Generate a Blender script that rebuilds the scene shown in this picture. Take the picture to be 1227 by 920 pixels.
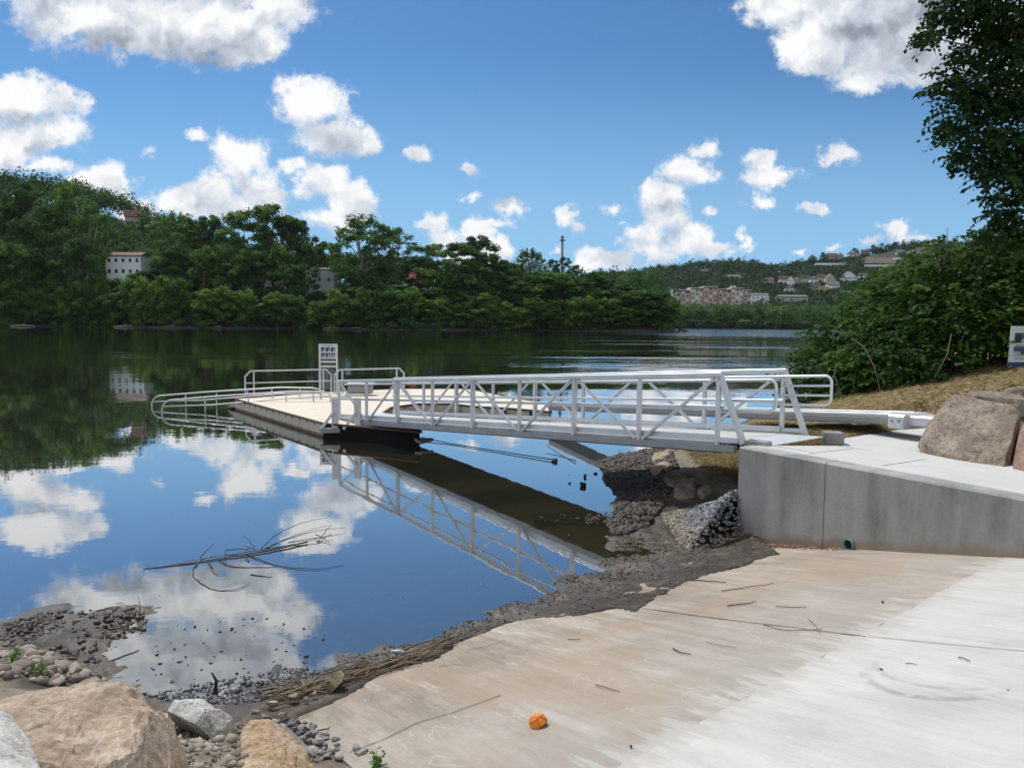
import bpy, math, random
import numpy as np
from mathutils import Vector, Matrix, noise as mnoise

for o in list(bpy.data.objects):
    bpy.data.objects.remove(o, do_unlink=True)
sc = bpy.context.scene
COL = sc.collection

# ------------------------------------------------------------------ camera
CAM_H = 2.84                       # eye height above the river
FPX, W0, H0 = 920.0, 1227.0, 920.0 # focal length in photo pixels, photo size
PITCH = math.atan((460 - 387) / FPX)
ROLL = math.radians(0.5)
Fv = Vector((0, math.cos(PITCH), -math.sin(PITCH)))
R0 = Vector((1, 0, 0)); U0 = Vector((0, math.sin(PITCH), math.cos(PITCH)))
Rv = R0 * math.cos(ROLL) + U0 * math.sin(ROLL)
Uv = -R0 * math.sin(ROLL) + U0 * math.cos(ROLL)
CAMP = Vector((0, 0, CAM_H))
cam_data = bpy.data.cameras.new('camera')
cam = bpy.data.objects.new('camera', cam_data); COL.objects.link(cam)
cam_data.sensor_fit = 'HORIZONTAL'; cam_data.sensor_width = 36.0
cam_data.lens = 36.0 * FPX / W0
cam_data.clip_start = 0.05; cam_data.clip_end = 12000
Mc = Matrix((Rv, Uv, -Fv)).transposed().to_4x4(); Mc.translation = CAMP
cam.matrix_world = Mc
sc.camera = cam

def ray(px, py):
    return Fv + Rv * ((px - W0 / 2) / FPX) - Uv * ((py - H0 / 2) / FPX)
def pz(px, py, z):                 # a photo pixel onto a horizontal plane at height z
    d = ray(px, py); t = (z - CAM_H) / d.z
    return CAMP + d * t
def pd(px, py, y):                 # a photo pixel at distance y
    d = ray(px, py); t = y / d.y
    return CAMP + d * t

# ------------------------------------------------------------------ world
SUN_EL, SUN_AZ = math.radians(55), math.radians(-36)   # azimuth from +Y, negative = to the left
SUND = Vector((math.sin(SUN_AZ) * math.cos(SUN_EL), math.cos(SUN_AZ) * math.cos(SUN_EL), math.sin(SUN_EL)))
world = bpy.data.worlds.new("World"); sc.world = world; world.use_nodes = True
wt = world.node_tree; wt.nodes.clear()
def wn(t, **k):
    n = wt.nodes.new(t)
    for a, b in k.items(): setattr(n, a, b)
    return n
def lk(a, b): wt.links.new(a, b)
def wmath(op, a, b=None, c=None, clamp=False):
    n = wn('ShaderNodeMath', operation=op); n.use_clamp = clamp
    for i, v in enumerate((a, b, c)):
        if v is None: continue
        if isinstance(v, (int, float)): n.inputs[i].default_value = v
        else: lk(v, n.inputs[i])
    return n.outputs[0]
sky = wn('ShaderNodeTexSky', sky_type='NISHITA'); sky.sun_disc = False
sky.sun_elevation = SUN_EL; sky.sun_rotation = SUN_AZ
sky.altitude = 300; sky.air_density = 1.0; sky.dust_density = 0.5; sky.ozone_density = 2.0
SKY_STR = 0.115
tc = wn('ShaderNodeTexCoord')
sep = wn('ShaderNodeSeparateXYZ'); lk(tc.outputs['Generated'], sep.inputs[0])
yy = wmath('MAXIMUM', wmath('ABSOLUTE', sep.outputs['Y']), 0.08)
uu = wmath('DIVIDE', sep.outputs['X'], yy); vv = wmath('DIVIDE', sep.outputs['Z'], yy)
uv = wn('ShaderNodeCombineXYZ'); lk(uu, uv.inputs[0]); lk(vv, uv.inputs[1]); lk(sep.outputs['Y'], uv.inputs[2])
def wnoise(vec, scale, detail, rough, dist=0.0, off=None):
    if off:
        a = wn('ShaderNodeVectorMath', operation='ADD'); lk(vec, a.inputs[0]); a.inputs[1].default_value = off; vec = a.outputs[0]
    n = wn('ShaderNodeTexNoise'); n.inputs['Scale'].default_value = scale; n.inputs['Detail'].default_value = detail
    n.inputs['Roughness'].default_value = rough; n.inputs['Distortion'].default_value = dist
    lk(vec, n.inputs['Vector']); return n
flat = wn('ShaderNodeCombineXYZ'); lk(uu, flat.inputs[0]); lk(vv, flat.inputs[1]); flat.inputs[2].default_value = 3.7
# warp the positions so that the cumulus outlines billow
wp = wnoise(flat.outputs[0], 22.0, 5, 0.68)
ws = wn('ShaderNodeVectorMath', operation='SUBTRACT'); lk(wp.outputs['Color'], ws.inputs[0]); ws.inputs[1].default_value = (.5, .5, .5)
wm = wn('ShaderNodeVectorMath', operation='MULTIPLY_ADD'); lk(ws.outputs[0], wm.inputs[0]); wm.inputs[1].default_value = (.062, .050, 0); lk(flat.outputs[0], wm.inputs[2])
wc = wn('ShaderNodeVectorMath', operation='MULTIPLY'); lk(wm.outputs[0], wc.inputs[0]); wc.inputs[1].default_value = (1, 1, 0)
CL = [(150,22,185,46),(60,-30,170,55),(255,30,105,40),(300,52,55,26),(325,8,42,30),(205,-70,190,75),(120,-150,170,60),
 (22,120,70,32),(42,158,58,28),(8,182,50,26),(70,118,30,18),(122,222,46,22),(60,198,38,15),(158,250,28,22),(175,275,26,20),
 (183,182,16,13),(286,196,40,44),(246,236,60,24),(208,242,46,16),(312,228,32,34),(235,164,20,9),(285,245,60,22),
 (380,122,44,32),(404,166,58,28),(366,106,30,20),(442,172,30,16),(392,215,42,26),(417,238,38,30),(502,182,17,13),(352,196,22,10),(400,262,50,18),
 (563,203,23,17),(562,237,12,7),(608,246,22,11),(592,264,22,9),(518,268,14,13),(532,286,20,13),(572,278,26,15),(598,298,20,16),(548,305,26,12),
 (683,258,14,17),(694,273,11,10),(738,247,22,11),(665,300,6,5),
 (842,184,26,18),(822,206,36,26),(792,236,34,26),(805,262,30,20),(828,286,36,22),(856,300,26,10),(768,282,32,18),(748,268,22,7),(736,313,44,13),(782,300,34,18),(708,318,20,7),
 (852,250,15,10),(910,192,20,12),(934,214,34,15),(912,246,20,14),(1004,188,30,11),(984,196,18,6),(973,250,11,6),(897,286,13,14),
 (1070,276,26,14),(1092,284,24,9),(1048,289,18,7),(960,303,13,6),(1000,299,13,6),(1130,330,60,16),
 (925,14,46,26),(975,56,54,36),(1036,92,56,24),(1085,35,120,66),(1165,25,100,66),(1010,8,80,46),(1118,104,18,12),(1230,90,70,40),(1060,-60,170,60)]
prev = prevA = prevB = None
for (cx, cy, rx, ry) in CL:
    d = ray(cx, cy); u0, v0 = d.x / d.y, d.z / d.y
    m = wn('ShaderNodeVectorMath', operation='MULTIPLY_ADD'); lk(wc.outputs[0], m.inputs[0])
    ax, ay = FPX / (rx * 1.04), FPX / (ry * 1.06)
    m.inputs[1].default_value = (ax, ay, 0); m.inputs[2].default_value = (-u0 * ax, -v0 * ay, 0)
    L = wn('ShaderNodeVectorMath', operation='LENGTH'); lk(m.outputs[0], L.inputs[0])
    s_ = min(1.0, math.sqrt(ry / 34.0)); Ls = wmath('MULTIPLY_ADD', L.outputs['Value'], s_, -s_)
    prev = Ls if prev is None else wmath('SMOOTH_MIN', prev, Ls, 0.2)
    if ry >= 14:                        # the same field looked up a little higher: what lies under a thick top is shaded
        m_ = wn('ShaderNodeVectorMath', operation='MULTIPLY_ADD'); lk(wc.outputs[0], m_.inputs[0]); ds = ry / FPX * .55
        m_.inputs[1].default_value = (ax, ay, 0); m_.inputs[2].default_value = (-(u0 + .35 * ds) * ax, -(v0 - ds) * ay, 0)
        L2_ = wn('ShaderNodeVectorMath', operation='LENGTH'); lk(m_.outputs[0], L2_.inputs[0]); L2s = wmath('MULTIPLY_ADD', L2_.outputs['Value'], s_, -s_)
        prevB = L2s if prevB is None else wmath('SMOOTH_MIN', prevB, L2s, 0.2)
        prevA = Ls if prevA is None else wmath('SMOOTH_MIN', prevA, Ls, 0.2)
front = wmath('MULTIPLY', wmath('GREATER_THAN', sep.outputs['Y'], 0.05), wmath('LESS_THAN', vv, 0.66))
F1 = wmath('MULTIPLY', prev, -1.0)
nb = wnoise(flat.outputs[0], 15.0, 6, 0.64)
nl = wnoise(wm.outputs[0], 17.0, 3, 0.55, off=(-.008, .020, 0))
nk = wnoise(wm.outputs[0], 17.0, 3, 0.55)
nbig = wnoise(uv.outputs[0], 1.3, 3, 0.55)                       # unseen clouds outside the frame, cover raised to add neutral fill light
F2 = wmath('MULTIPLY_ADD', nbig.outputs['Fac'], 4.0, -1.75)
Fm = wn('ShaderNodeMix', data_type='FLOAT'); lk(front, Fm.inputs[0]); lk(F2, Fm.inputs[2]); lk(wmath('MAXIMUM', F1, -3.0), Fm.inputs[3])
dens = wmath('ADD', Fm.outputs[0], wmath('MULTIPLY_ADD', nb.outputs['Fac'], 2.0, -0.95))
al = wn('ShaderNodeMapRange', interpolation_type='SMOOTHERSTEP'); lk(dens, al.inputs[0])
al.inputs[1].default_value = -0.03; al.inputs[2].default_value = 0.52
# light and shade of the cloud: relief towards the sun and thick grey cores
rel = wmath('MULTIPLY', wmath('SUBTRACT', nk.outputs['Fac'], nl.outputs['Fac']), 1.7)
gd = None
for (cx, cy, rx, ry, s) in [(1105,20,120,62,.70),(1190,-10,130,85,.6),(1040,10,70,38,.45),(190,62,150,30,.28),(80,40,110,26,.25),(200,-60,180,60,.3),(270,70,70,22,.3),(30,165,60,14,.2),(290,240,50,14,.22),(390,165,40,12,.3),(800,262,24,26,.3),(410,150,30,10,.2)]:
    d = ray(cx, cy); u0, v0 = d.x / d.y, d.z / d.y
    m = wn('ShaderNodeVectorMath', operation='MULTIPLY_ADD'); lk(wc.outputs[0], m.inputs[0])
    m.inputs[1].default_value = (FPX / rx, FPX / ry, 0); m.inputs[2].default_value = (-u0 * FPX / rx, -v0 * FPX / ry, 0)
    L = wn('ShaderNodeVectorMath', operation='LENGTH'); lk(m.outputs[0], L.inputs[0])
    g = wmath('MULTIPLY', wmath('SUBTRACT', 1.35, L.outputs['Value'], clamp=True), s)
    gd = g if gd is None else wmath('MAXIMUM', gd, g)
gd = wmath('MULTIPLY', gd, front)
under = wmath('MULTIPLY', wmath('MULTIPLY', wmath('SUBTRACT', prevB, prevA), front), 0.62)      # negative = thick cloud above
core = wmath('ADD', wmath('MULTIPLY', wmath('SUBTRACT', dens, 0.35, clamp=True), 0.16), wmath('MAXIMUM', wmath('MULTIPLY', under, -1.0), -0.12))
lit = wmath('SUBTRACT', wmath('ADD', 0.86, rel), wmath('ADD', wmath('MULTIPLY', gd, 0.85), core), clamp=True)
cr = wn('ShaderNodeValToRGB'); lk(lit, cr.inputs[0])
e = cr.color_ramp.elements
e[0].position = 0.0; e[0].color = (.28, .32, .38, 1); e[1].position = 0.95; e[1].color = (1, 1, 1, 1)
e2 = cr.color_ramp.elements.new(0.55); e2.color = (.66, .71, .79, 1)
cs = wn('ShaderNodeVectorMath', operation='SCALE'); lk(cr.outputs[0], cs.inputs[0]); cs.inputs['Scale'].default_value = 1.0 / SKY_STR
hs = wn('ShaderNodeHueSaturation'); hs.inputs['Saturation'].default_value = 1.0; hs.inputs['Value'].default_value = 1.0
tint = wn('ShaderNodeVectorMath', operation='MULTIPLY'); lk(sky.outputs[0], tint.inputs[0]); tint.inputs[1].default_value = (.38, .64, .84)
lowf = wn('ShaderNodeMapRange', interpolation_type='SMOOTHSTEP'); lk(vv, lowf.inputs[0])          # pale summer haze low in the sky
lowf.inputs[1].default_value = 0.36; lowf.inputs[2].default_value = 0.0; lowf.inputs[3].default_value = 0.0; lowf.inputs[4].default_value = 1.0
hz = wn('ShaderNodeMix', data_type='RGBA'); lk(lowf.outputs[0], hz.inputs[0]); lk(tint.outputs[0], hz.inputs[6]); hz.inputs[7].default_value = (.31 / SKY_STR, .58 / SKY_STR, .88 / SKY_STR, 1)
lk(hz.outputs[2], hs.inputs['Color'])
mx = wn('ShaderNodeMix', data_type='RGBA'); lk(al.outputs[0], mx.inputs[0]); lk(hs.outputs[0], mx.inputs[6]); lk(cs.outputs[0], mx.inputs[7])
bg = wn('ShaderNodeBackground'); bg.inputs['Strength'].default_value = SKY_STR; lk(mx.outputs[2], bg.inputs['Color'])
wo = wn('ShaderNodeOutputWorld'); lk(bg.outputs[0], wo.inputs['Surface'])

sun_d = bpy.data.lights.new('sun', 'SUN'); sun_d.energy = 3.15; sun_d.angle = math.radians(0.55); sun_d.color = (1.0, .965, .91)
sun = bpy.data.objects.new('sun', sun_d); COL.objects.link(sun)
sun.rotation_euler = SUND.to_track_quat('Z', 'Y').to_euler()
sc.view_settings.view_transform = 'Standard'; sc.view_settings.look = 'None'
sc.view_settings.exposure = 0.0; sc.view_settings.gamma = 1.0; sc.view_settings.use_curve_mapping = False
sc.cycles.max_bounces = 8; sc.cycles.transparent_max_bounces = 16
sc.cycles.diffuse_bounces = 3; sc.cycles.glossy_bounces = 4
sc.cycles.use_denoising = True
sc.cycles.caustics_reflective = False; sc.cycles.caustics_refractive = False

# ------------------------------------------------------------------ helpers
def tag(o, label=None, cat=None, group=None, kind=None):
    if label: o['label'] = label
    if cat: o['category'] = cat
    if group: o['group'] = group
    if kind: o['kind'] = kind
    return o
def empty(name, loc=(0, 0, 0), rz=0.0):
    o = bpy.data.objects.new(name, None); COL.objects.link(o)
    o.location = loc; o.rotation_euler = (0, 0, rz); o.empty_display_size = .2
    return o
def npmesh(name, V, Fq, mat=None, smooth=False, parent=None, attr=None):
    """V (n,3) array, Fq (m,k) int array -> one mesh object"""
    V = np.asarray(V, dtype=np.float32); Fq = np.asarray(Fq, dtype=np.int32)
    me = bpy.data.meshes.new(name)
    k = Fq.shape[1]; m = len(Fq)
    me.vertices.add(len(V)); me.vertices.foreach_set('co', V.ravel())
    me.loops.add(m * k); me.loops.foreach_set('vertex_index', Fq.ravel())
    me.polygons.add(m); me.polygons.foreach_set('loop_start', np.arange(0, m * k, k, dtype=np.int32))
    me.polygons.foreach_set('loop_total', np.full(m, k, dtype=np.int32))
    if smooth: me.polygons.foreach_set('use_smooth', np.ones(m, dtype=bool))
    if attr is not None:
        a = me.attributes.new('tone', 'FLOAT', 'POINT'); a.data.foreach_set('value', np.asarray(attr, dtype=np.float32))
    me.update(calc_edges=True); me.validate()
    if mat: me.materials.append(mat)
    o = bpy.data.objects.new(name, me); COL.objects.link(o)
    if parent: o.parent = parent
    return o
class MB:
    """collects boxes, bars, tubes; .build() makes them ONE mesh"""
    def __init__(s): s.v = []; s.f = []
    def add(s, vs, fs):
        n = len(s.v); s.v += [tuple(v) for v in vs]; s.f += [tuple(i + n for i in f) for f in fs]; return s
    def bar(s, p, q, w, h, up=(0, 0, 1)):
        p = Vector(p); q = Vector(q); d = (q - p).normalized(); up = Vector(up)
        sd = d.cross(up)
        if sd.length < 1e-4: sd = d.cross(Vector((1, 0, 0)))
        sd.normalize(); u = sd.cross(d).normalized()
        a = sd * (w / 2); b = u * (h / 2); c = min(w, h) * .14
        prof = [(-w/2+c, -h/2), (w/2-c, -h/2), (w/2, -h/2+c), (w/2, h/2-c), (w/2-c, h/2), (-w/2+c, h/2), (-w/2, h/2-c), (-w/2, -h/2+c)]
        vs = [p + sd * x + u * y for x, y in prof] + [q + sd * x + u * y for x, y in prof]
        fs = [(i, (i + 1) % 8, 8 + (i + 1) % 8, 8 + i) for i in range(8)] + [tuple(range(7, -1, -1)), tuple(range(8, 16))]
        return s.add(vs, fs)
    def box(s, c, sz, rz=0.0):
        c = Vector(c); d = Vector((math.cos(rz), math.sin(rz), 0)) * (sz[0] / 2)
        return s.bar(c - d, c + d, sz[1], sz[2])
    def tube(s, pts, r, n=8, close=False):
        pts = [Vector(p) for p in pts]; N = len(pts); vs = []; fs = []
        rr = r if isinstance(r, (list, tuple)) else [r] * N
        prev = None
        for i, p in enumerate(pts):
            t = (pts[min(i + 1, N - 1)] - pts[max(i - 1, 0)]).normalized()
            ref = prev if prev is not None else (Vector((0, 0, 1)) if abs(t.z) < .9 else Vector((1, 0, 0)))
            a = (ref - t * ref.dot(t)).normalized(); b = t.cross(a); prev = a
            for k in range(n):
                g = 2 * math.pi * k / n; vs.append(p + (a * math.cos(g) + b * math.sin(g)) * rr[i])
        for i in range(N - 1):
            for k in range(n):
                fs.append((i*n+k, i*n+(k+1) % n, (i+1)*n+(k+1) % n, (i+1)*n+k))
        fs += [tuple(range(n - 1, -1, -1)), tuple((N-1)*n + k for k in range(n))]
        return s.add(vs, fs)
    def prism(s, poly, z0, z1):
        n = len(poly)
        vs = [(x, y, z0) for x, y in poly] + [(x, y, z1) for x, y in poly]
        fs = [(i, (i+1) % n, n + (i+1) % n, n + i) for i in range(n)] + [tuple(range(n-1, -1, -1)), tuple(range(n, 2*n))]
        return s.add(vs, fs)
    def build(s, name, mat=None, parent=None, smooth=False):
        me = bpy.data.meshes.new(name); me.from_pydata([tuple(v) for v in s.v], [], s.f); me.update()
        if smooth: me.polygons.foreach_set('use_smooth', [True] * len(me.polygons))
        if mat: me.materials.append(mat)
        o = bpy.data.objects.new(name, me); COL.objects.link(o)
        if parent: o.parent = parent
        return o
def chaikin(P, n=2):
    for _ in range(n):
        Q = [P[0]]
        for a, b in zip(P[:-1], P[1:]): Q += [a.lerp(b, .25), a.lerp(b, .75)]
        P = Q + [P[-1]]
    return P
def copy_tree(o, parent=None):
    c = o.copy(); COL.objects.link(c)
    if parent: c.parent = parent
    for ch in o.children: copy_tree(ch, c)
    return c

# ------------------------------------------------------------------ materials
def new_mat(name):
    m = bpy.data.materials.new(name); m.use_nodes = True; m.node_tree.nodes.clear(); return m, m.node_tree
class NT:
    def __init__(s, name):
        s.m, s.t = new_mat(name)
        s.out = s.t.nodes.new('ShaderNodeOutputMaterial'); s.tc = s.t.nodes.new('ShaderNodeTexCoord')
    def n(s, t, **k):
        x = s.t.nodes.new(t)
        for a, b in k.items(): setattr(x, a, b)
        return x
    def l(s, a, b): s.t.links.new(a, b)
    def val(s, sock, v):
        if isinstance(v, (int, float)): sock.default_value = v
        elif isinstance(v, (tuple, list)): sock.default_value = (*v, 1) if len(v) == 3 and sock.type == 'RGBA' else v
        else: s.l(v, sock)
    def math(s, op, a, b=None, c=None, clamp=False):
        x = s.n('ShaderNodeMath', operation=op); x.use_clamp = clamp
        for i, v in enumerate((a, b, c)):
            if v is not None: s.val(x.inputs[i], v)
        return x.outputs[0]
    def noise(s, scale, detail=4, rough=.55, vec=None, dist=0.0, stretch=None, out='Fac'):
        v = vec or s.tc.outputs['Object']
        if stretch:
            m = s.n('ShaderNodeMapping'); m.inputs['Scale'].default_value = stretch[:3]
            if len(stretch) > 3: m.inputs['Rotation'].default_value = (0, 0, stretch[3])
            s.l(v, m.inputs[0]); v = m.outputs[0]
        x = s.n('ShaderNodeTexNoise'); x.inputs['Scale'].default_value = scale; x.inputs['Detail'].default_value = detail
        x.inputs['Roughness'].default_value = rough; x.inputs['Distortion'].default_value = dist
        s.l(v, x.inputs['Vector']); return x.outputs[out]
    def ramp(s, fac, stops, interp='LINEAR'):
        x = s.n('ShaderNodeValToRGB'); x.color_ramp.interpolation = interp
        el = x.color_ramp.elements
        while len(el) < len(stops): el.new(.5)
        for e_, (p, c) in zip(el, stops):
            e_.position = p; e_.color = (*c, 1) if len(c) == 3 else c
        s.val(x.inputs[0], fac); return x.outputs[0]
    def step(s, fac, a, b):
        x = s.n('ShaderNodeMapRange', interpolation_type='SMOOTHSTEP'); s.val(x.inputs[0], fac)
        x.inputs[1].default_value = a; x.inputs[2].default_value = b; return x.outputs[0]
    def mix(s, fac, a, b):
        x = s.n('ShaderNodeMix', data_type='RGBA'); s.val(x.inputs[0], fac); s.val(x.inputs[6], a); s.val(x.inputs[7], b); return x.outputs[2]
    def bump(s, h, strength=.3, dist=.02, normal=None):
        x = s.n('ShaderNodeBump'); x.inputs['Strength'].default_value = strength; x.inputs['Distance'].default_value = dist
        s.l(h, x.inputs['Height'])
        if normal: s.l(normal, x.inputs['Normal'])
        return x.outputs[0]
    def pbr(s, col, rough=.8, metal=0.0, normal=None, spec=.5):
        b = s.n('ShaderNodeBsdfPrincipled'); s.val(b.inputs['Base Color'], col); s.val(b.inputs['Roughness'], rough)
        s.val(b.inputs['Metallic'], metal); b.inputs['Specular IOR Level'].default_value = spec
        if normal: s.l(normal, b.inputs['Normal'])
        return b.outputs[0]
    def done(s, sh): s.l(sh, s.out.inputs['Surface']); return s.m
def simple(name, col, rough=.7, metal=0.0, var=.12, scale=8, spec=.5, bumpd=0.0):
    t = NT(name); nz = t.noise(scale, 5, .6)
    c0 = tuple(max(0, c * (1 - var)) for c in col); c1 = tuple(min(1, c * (1 + var)) for c in col)
    nm = t.bump(t.noise(scale * 6, 4), .4, bumpd) if bumpd else None
    return t.done(t.pbr(t.ramp(nz, [(.3, c0), (.7, c1)]), rough, metal, nm, spec))
# ------------------------------------------------------------------ near terrain
def XY(px, py, z): p = pz(px, py, z); return (p.x, p.y)
# ramp plane: z = RA*x + RB*y + RC
RA, RB = 0.1455, -0.157
A_ = pz(886, 655, 0.08)
RC = 0.08 - RA * A_.x - RB * A_.y
def ramp_z(x, y): return RA * x + RB * y + RC
SHORE = [(-60,742),(0,745),(60,729),(130,725),(178,731),(170,748),(130,768),(112,795),(150,824),(205,831),(300,820),(370,801),(440,784),(520,765),(575,742),(625,716),(690,694),(727,674),(736,652),(728,635),(740,612),(745,594),(728,577),(718,553),(760,543)]
shore_w = [XY(a, b, 0) for a, b in SHORE] + [(4.4, 18.6), (6.2, 21.3), (7.4, 23.6), (9.5, 27.5), (12.5, 32), (16, 40), (26, 62), (45, 95)]
ctrl = [(x, y, 0.0) for x, y in shore_w]
# water side
for (a, b, z) in [(-60,690,-.3),(0,690,-.22),(60,690,-.18),(150,690,-.16),(230,740,-.12),(200,780,-.07),(290,790,-.05),(350,760,-.12),(450,740,-.12),(300,700,-.25),(400,650,-.4),(520,700,-.2),(600,670,-.2),(660,640,-.16),(690,600,-.10),(640,618,-.05),(620,580,-.4),(700,565,-.12),(560,560,-.9),(450,560,-1.3),(300,600,-.9),(100,620,-.9),(300,520,-1.8),(0,560,-1.6),(600,500,-1.8),(800,490,-1.6),(200,470,-2.2),(700,440,-2.4)]:
    p = pz(a, b, 0); ctrl.append((p.x, p.y, z))
# land side: photo pixel and height
for (a, b, z) in [(0,770,.08),(60,760,.05),(110,750,.03),(0,800,.25),(60,800,.2),(100,815,.18),(0,860,.55),(100,880,.4),(220,880,.15),(300,850,.08),(330,900,.20),(280,850,.07),
                  (400,820,.05),(470,800,.045),(560,765,.045),(640,735,.045),(700,705,.045),(760,680,.05),(800,650,.04),(770,625,.04),
                  (830,640,.06),(800,620,.12),(870,640,.06),(780,590,.12),(760,575,.08),(740,560,.05),(850,640,.06)]:
    p = pz(a, b, z); ctrl.append((p.x, p.y, z))
for (x, y, z) in [(2.6,9.95,.08),(2.3,10.3,.08),(2.95,10.1,.12),(3.3,10.6,.35),(2.7,11.3,.34),(3.2,11.8,.42),(2.2,11.6,.22),(2.9,12.6,.42),(2.5,13.5,.25),(3.5,13.4,.50),(3.7,14.2,.62),(4.2,12.2,.62),(4.4,13.5,.82),(3.4,15.4,.30),(4.8,14.8,.85),
                  (5.2,12.6,1.08),(6.4,13.6,1.22),(7.3,14.2,1.42),(5.6,16,.95),(6.5,18,.85),(8,16,1.55),(8.3,13.4,1.7),(10,14,2.0),(9.6,11.5,1.75),(12,12,2.1),(10.5,17,2.1),(7.6,20,.75),(9,22,.9),(12,26,1.3),(14,20,2.3),(17,16,2.7),(17,30,1.8),(22,22,3.0),(24,14,3.1),(24,34,2.6),(30,50,2.5),
                  (6.5,9.5,1.2),(7.5,8,1.3),(8,5,1.4),(5.5,3,.9),(9,1,1.5),(5,9.5,.9),(4,9.6,.7)]:
    ctrl.append((x, y, z))
for (x, y) in [(0,6.2),(1.2,7.8),(-.4,5.0),(2.5,8.5),(3.6,7.6),(1,4.5),(3,5),(4.4,5.6),(0,2),(3,2),(-.5,3.5),(0,-1)]:
    ctrl.append((x, y, ramp_z(x, y) - .10))
for (x, y, z) in [(-1.6,4.2,.45),(-2.5,3.3,.75),(-4,3,.9),(-5.5,4.5,.6),(-7.5,6,.3),(-3,1,1.1),(-8,2,1.2),(-2,0,1.15),(-10,8,.12),(-13,9,.1),(-14,4,.9)]:
    ctrl.append((x, y, z))
ctrl = np.array(ctrl)
def rbf_fit(P):
    X = P[:, :2]; n = len(X)
    r = np.linalg.norm(X[:, None] - X[None], axis=2)
    K = np.where(r > 0, r, 0.0) + np.eye(n) * .02
    Pm = np.hstack([np.ones((n, 1)), X])
    A = np.block([[K, Pm], [Pm.T, np.zeros((3, 3))]])
    w = np.linalg.solve(A, np.concatenate([P[:, 2], np.zeros(3)]))
    return w
RW = rbf_fit(ctrl)
def terr(x, y):
    x = np.atleast_1d(np.asarray(x, float)); y = np.atleast_1d(np.asarray(y, float)); out = np.empty(len(x))
    for i in range(0, len(x), 20000):
        q = np.stack([x[i:i+20000], y[i:i+20000]], 1)
        r = np.linalg.norm(q[:, None] - ctrl[None, :, :2], axis=2)
        out[i:i+20000] = r @ RW[:len(ctrl)] + RW[len(ctrl)] + q @ RW[len(ctrl)+1:]
    return out
def terr1(x, y): return float(terr([x], [y])[0])

def vnoise(x, y, seed=0):
    """cheap value noise on arrays"""
    xi = np.floor(x).astype(np.int64); yi = np.floor(y).astype(np.int64); fx = x - xi; fy = y - yi
    fx = fx*fx*(3-2*fx); fy = fy*fy*(3-2*fy)
    def h(a, b):
        n = (a * 374761393 + b * 668265263 + seed * 1442695041) & 0xffffffff
        n = ((n ^ (n >> 13)) * 1274126177) & 0xffffffff
        return ((n ^ (n >> 16)) & 0xffff) / 65535.0
    return (h(xi, yi)*(1-fx)+h(xi+1, yi)*fx)*(1-fy)+(h(xi, yi+1)*(1-fx)+h(xi+1, yi+1)*fx)*fy
def fbm(x, y, o=4, seed=0):
    s = 0; a = .5
    for i in range(o):
        s = s + a * (vnoise(x * 2**i, y * 2**i, seed + i) - .5); a *= .5
    return s
def grid_faces(nx, ny):
    i = np.arange(nx - 1); j = np.arange(ny - 1); I, J = np.meshgrid(i, j)
    a = (J * nx + I).ravel(); return np.stack([a, a + 1, a + nx + 1, a + nx], 1)

def pr(px, py):                    # photo pixel onto the ramp plane
    d = ray(px, py); t = (RA * CAMP.x + RB * CAMP.y + RC - CAMP.z) / (d.z - RA * d.x - RB * d.y)
    return CAMP + d * t
A2 = pz(886, 535, 1.29); B2 = pz(1227, 598, 1.29)      # wall top edge, left corner and at the frame edge
WA = Vector((A2.x, A2.y, 0)); wd = Vector((B2.x - A2.x, B2.y - A2.y, 0)); wd.normalize()
WB = WA + wd * 7.5                                      # runs on past the frame
wn_in = Vector((-wd.y, wd.x, 0))                        # away from the ramp
if wn_in.x < 0: wn_in = -wn_in
def wall_side(x, y): return (x - WA.x) * wn_in.x + (y - WA.y) * wn_in.y
def wall_along(x, y): return (x - WA.x) * wd.x + (y - WA.y) * wd.y

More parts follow.
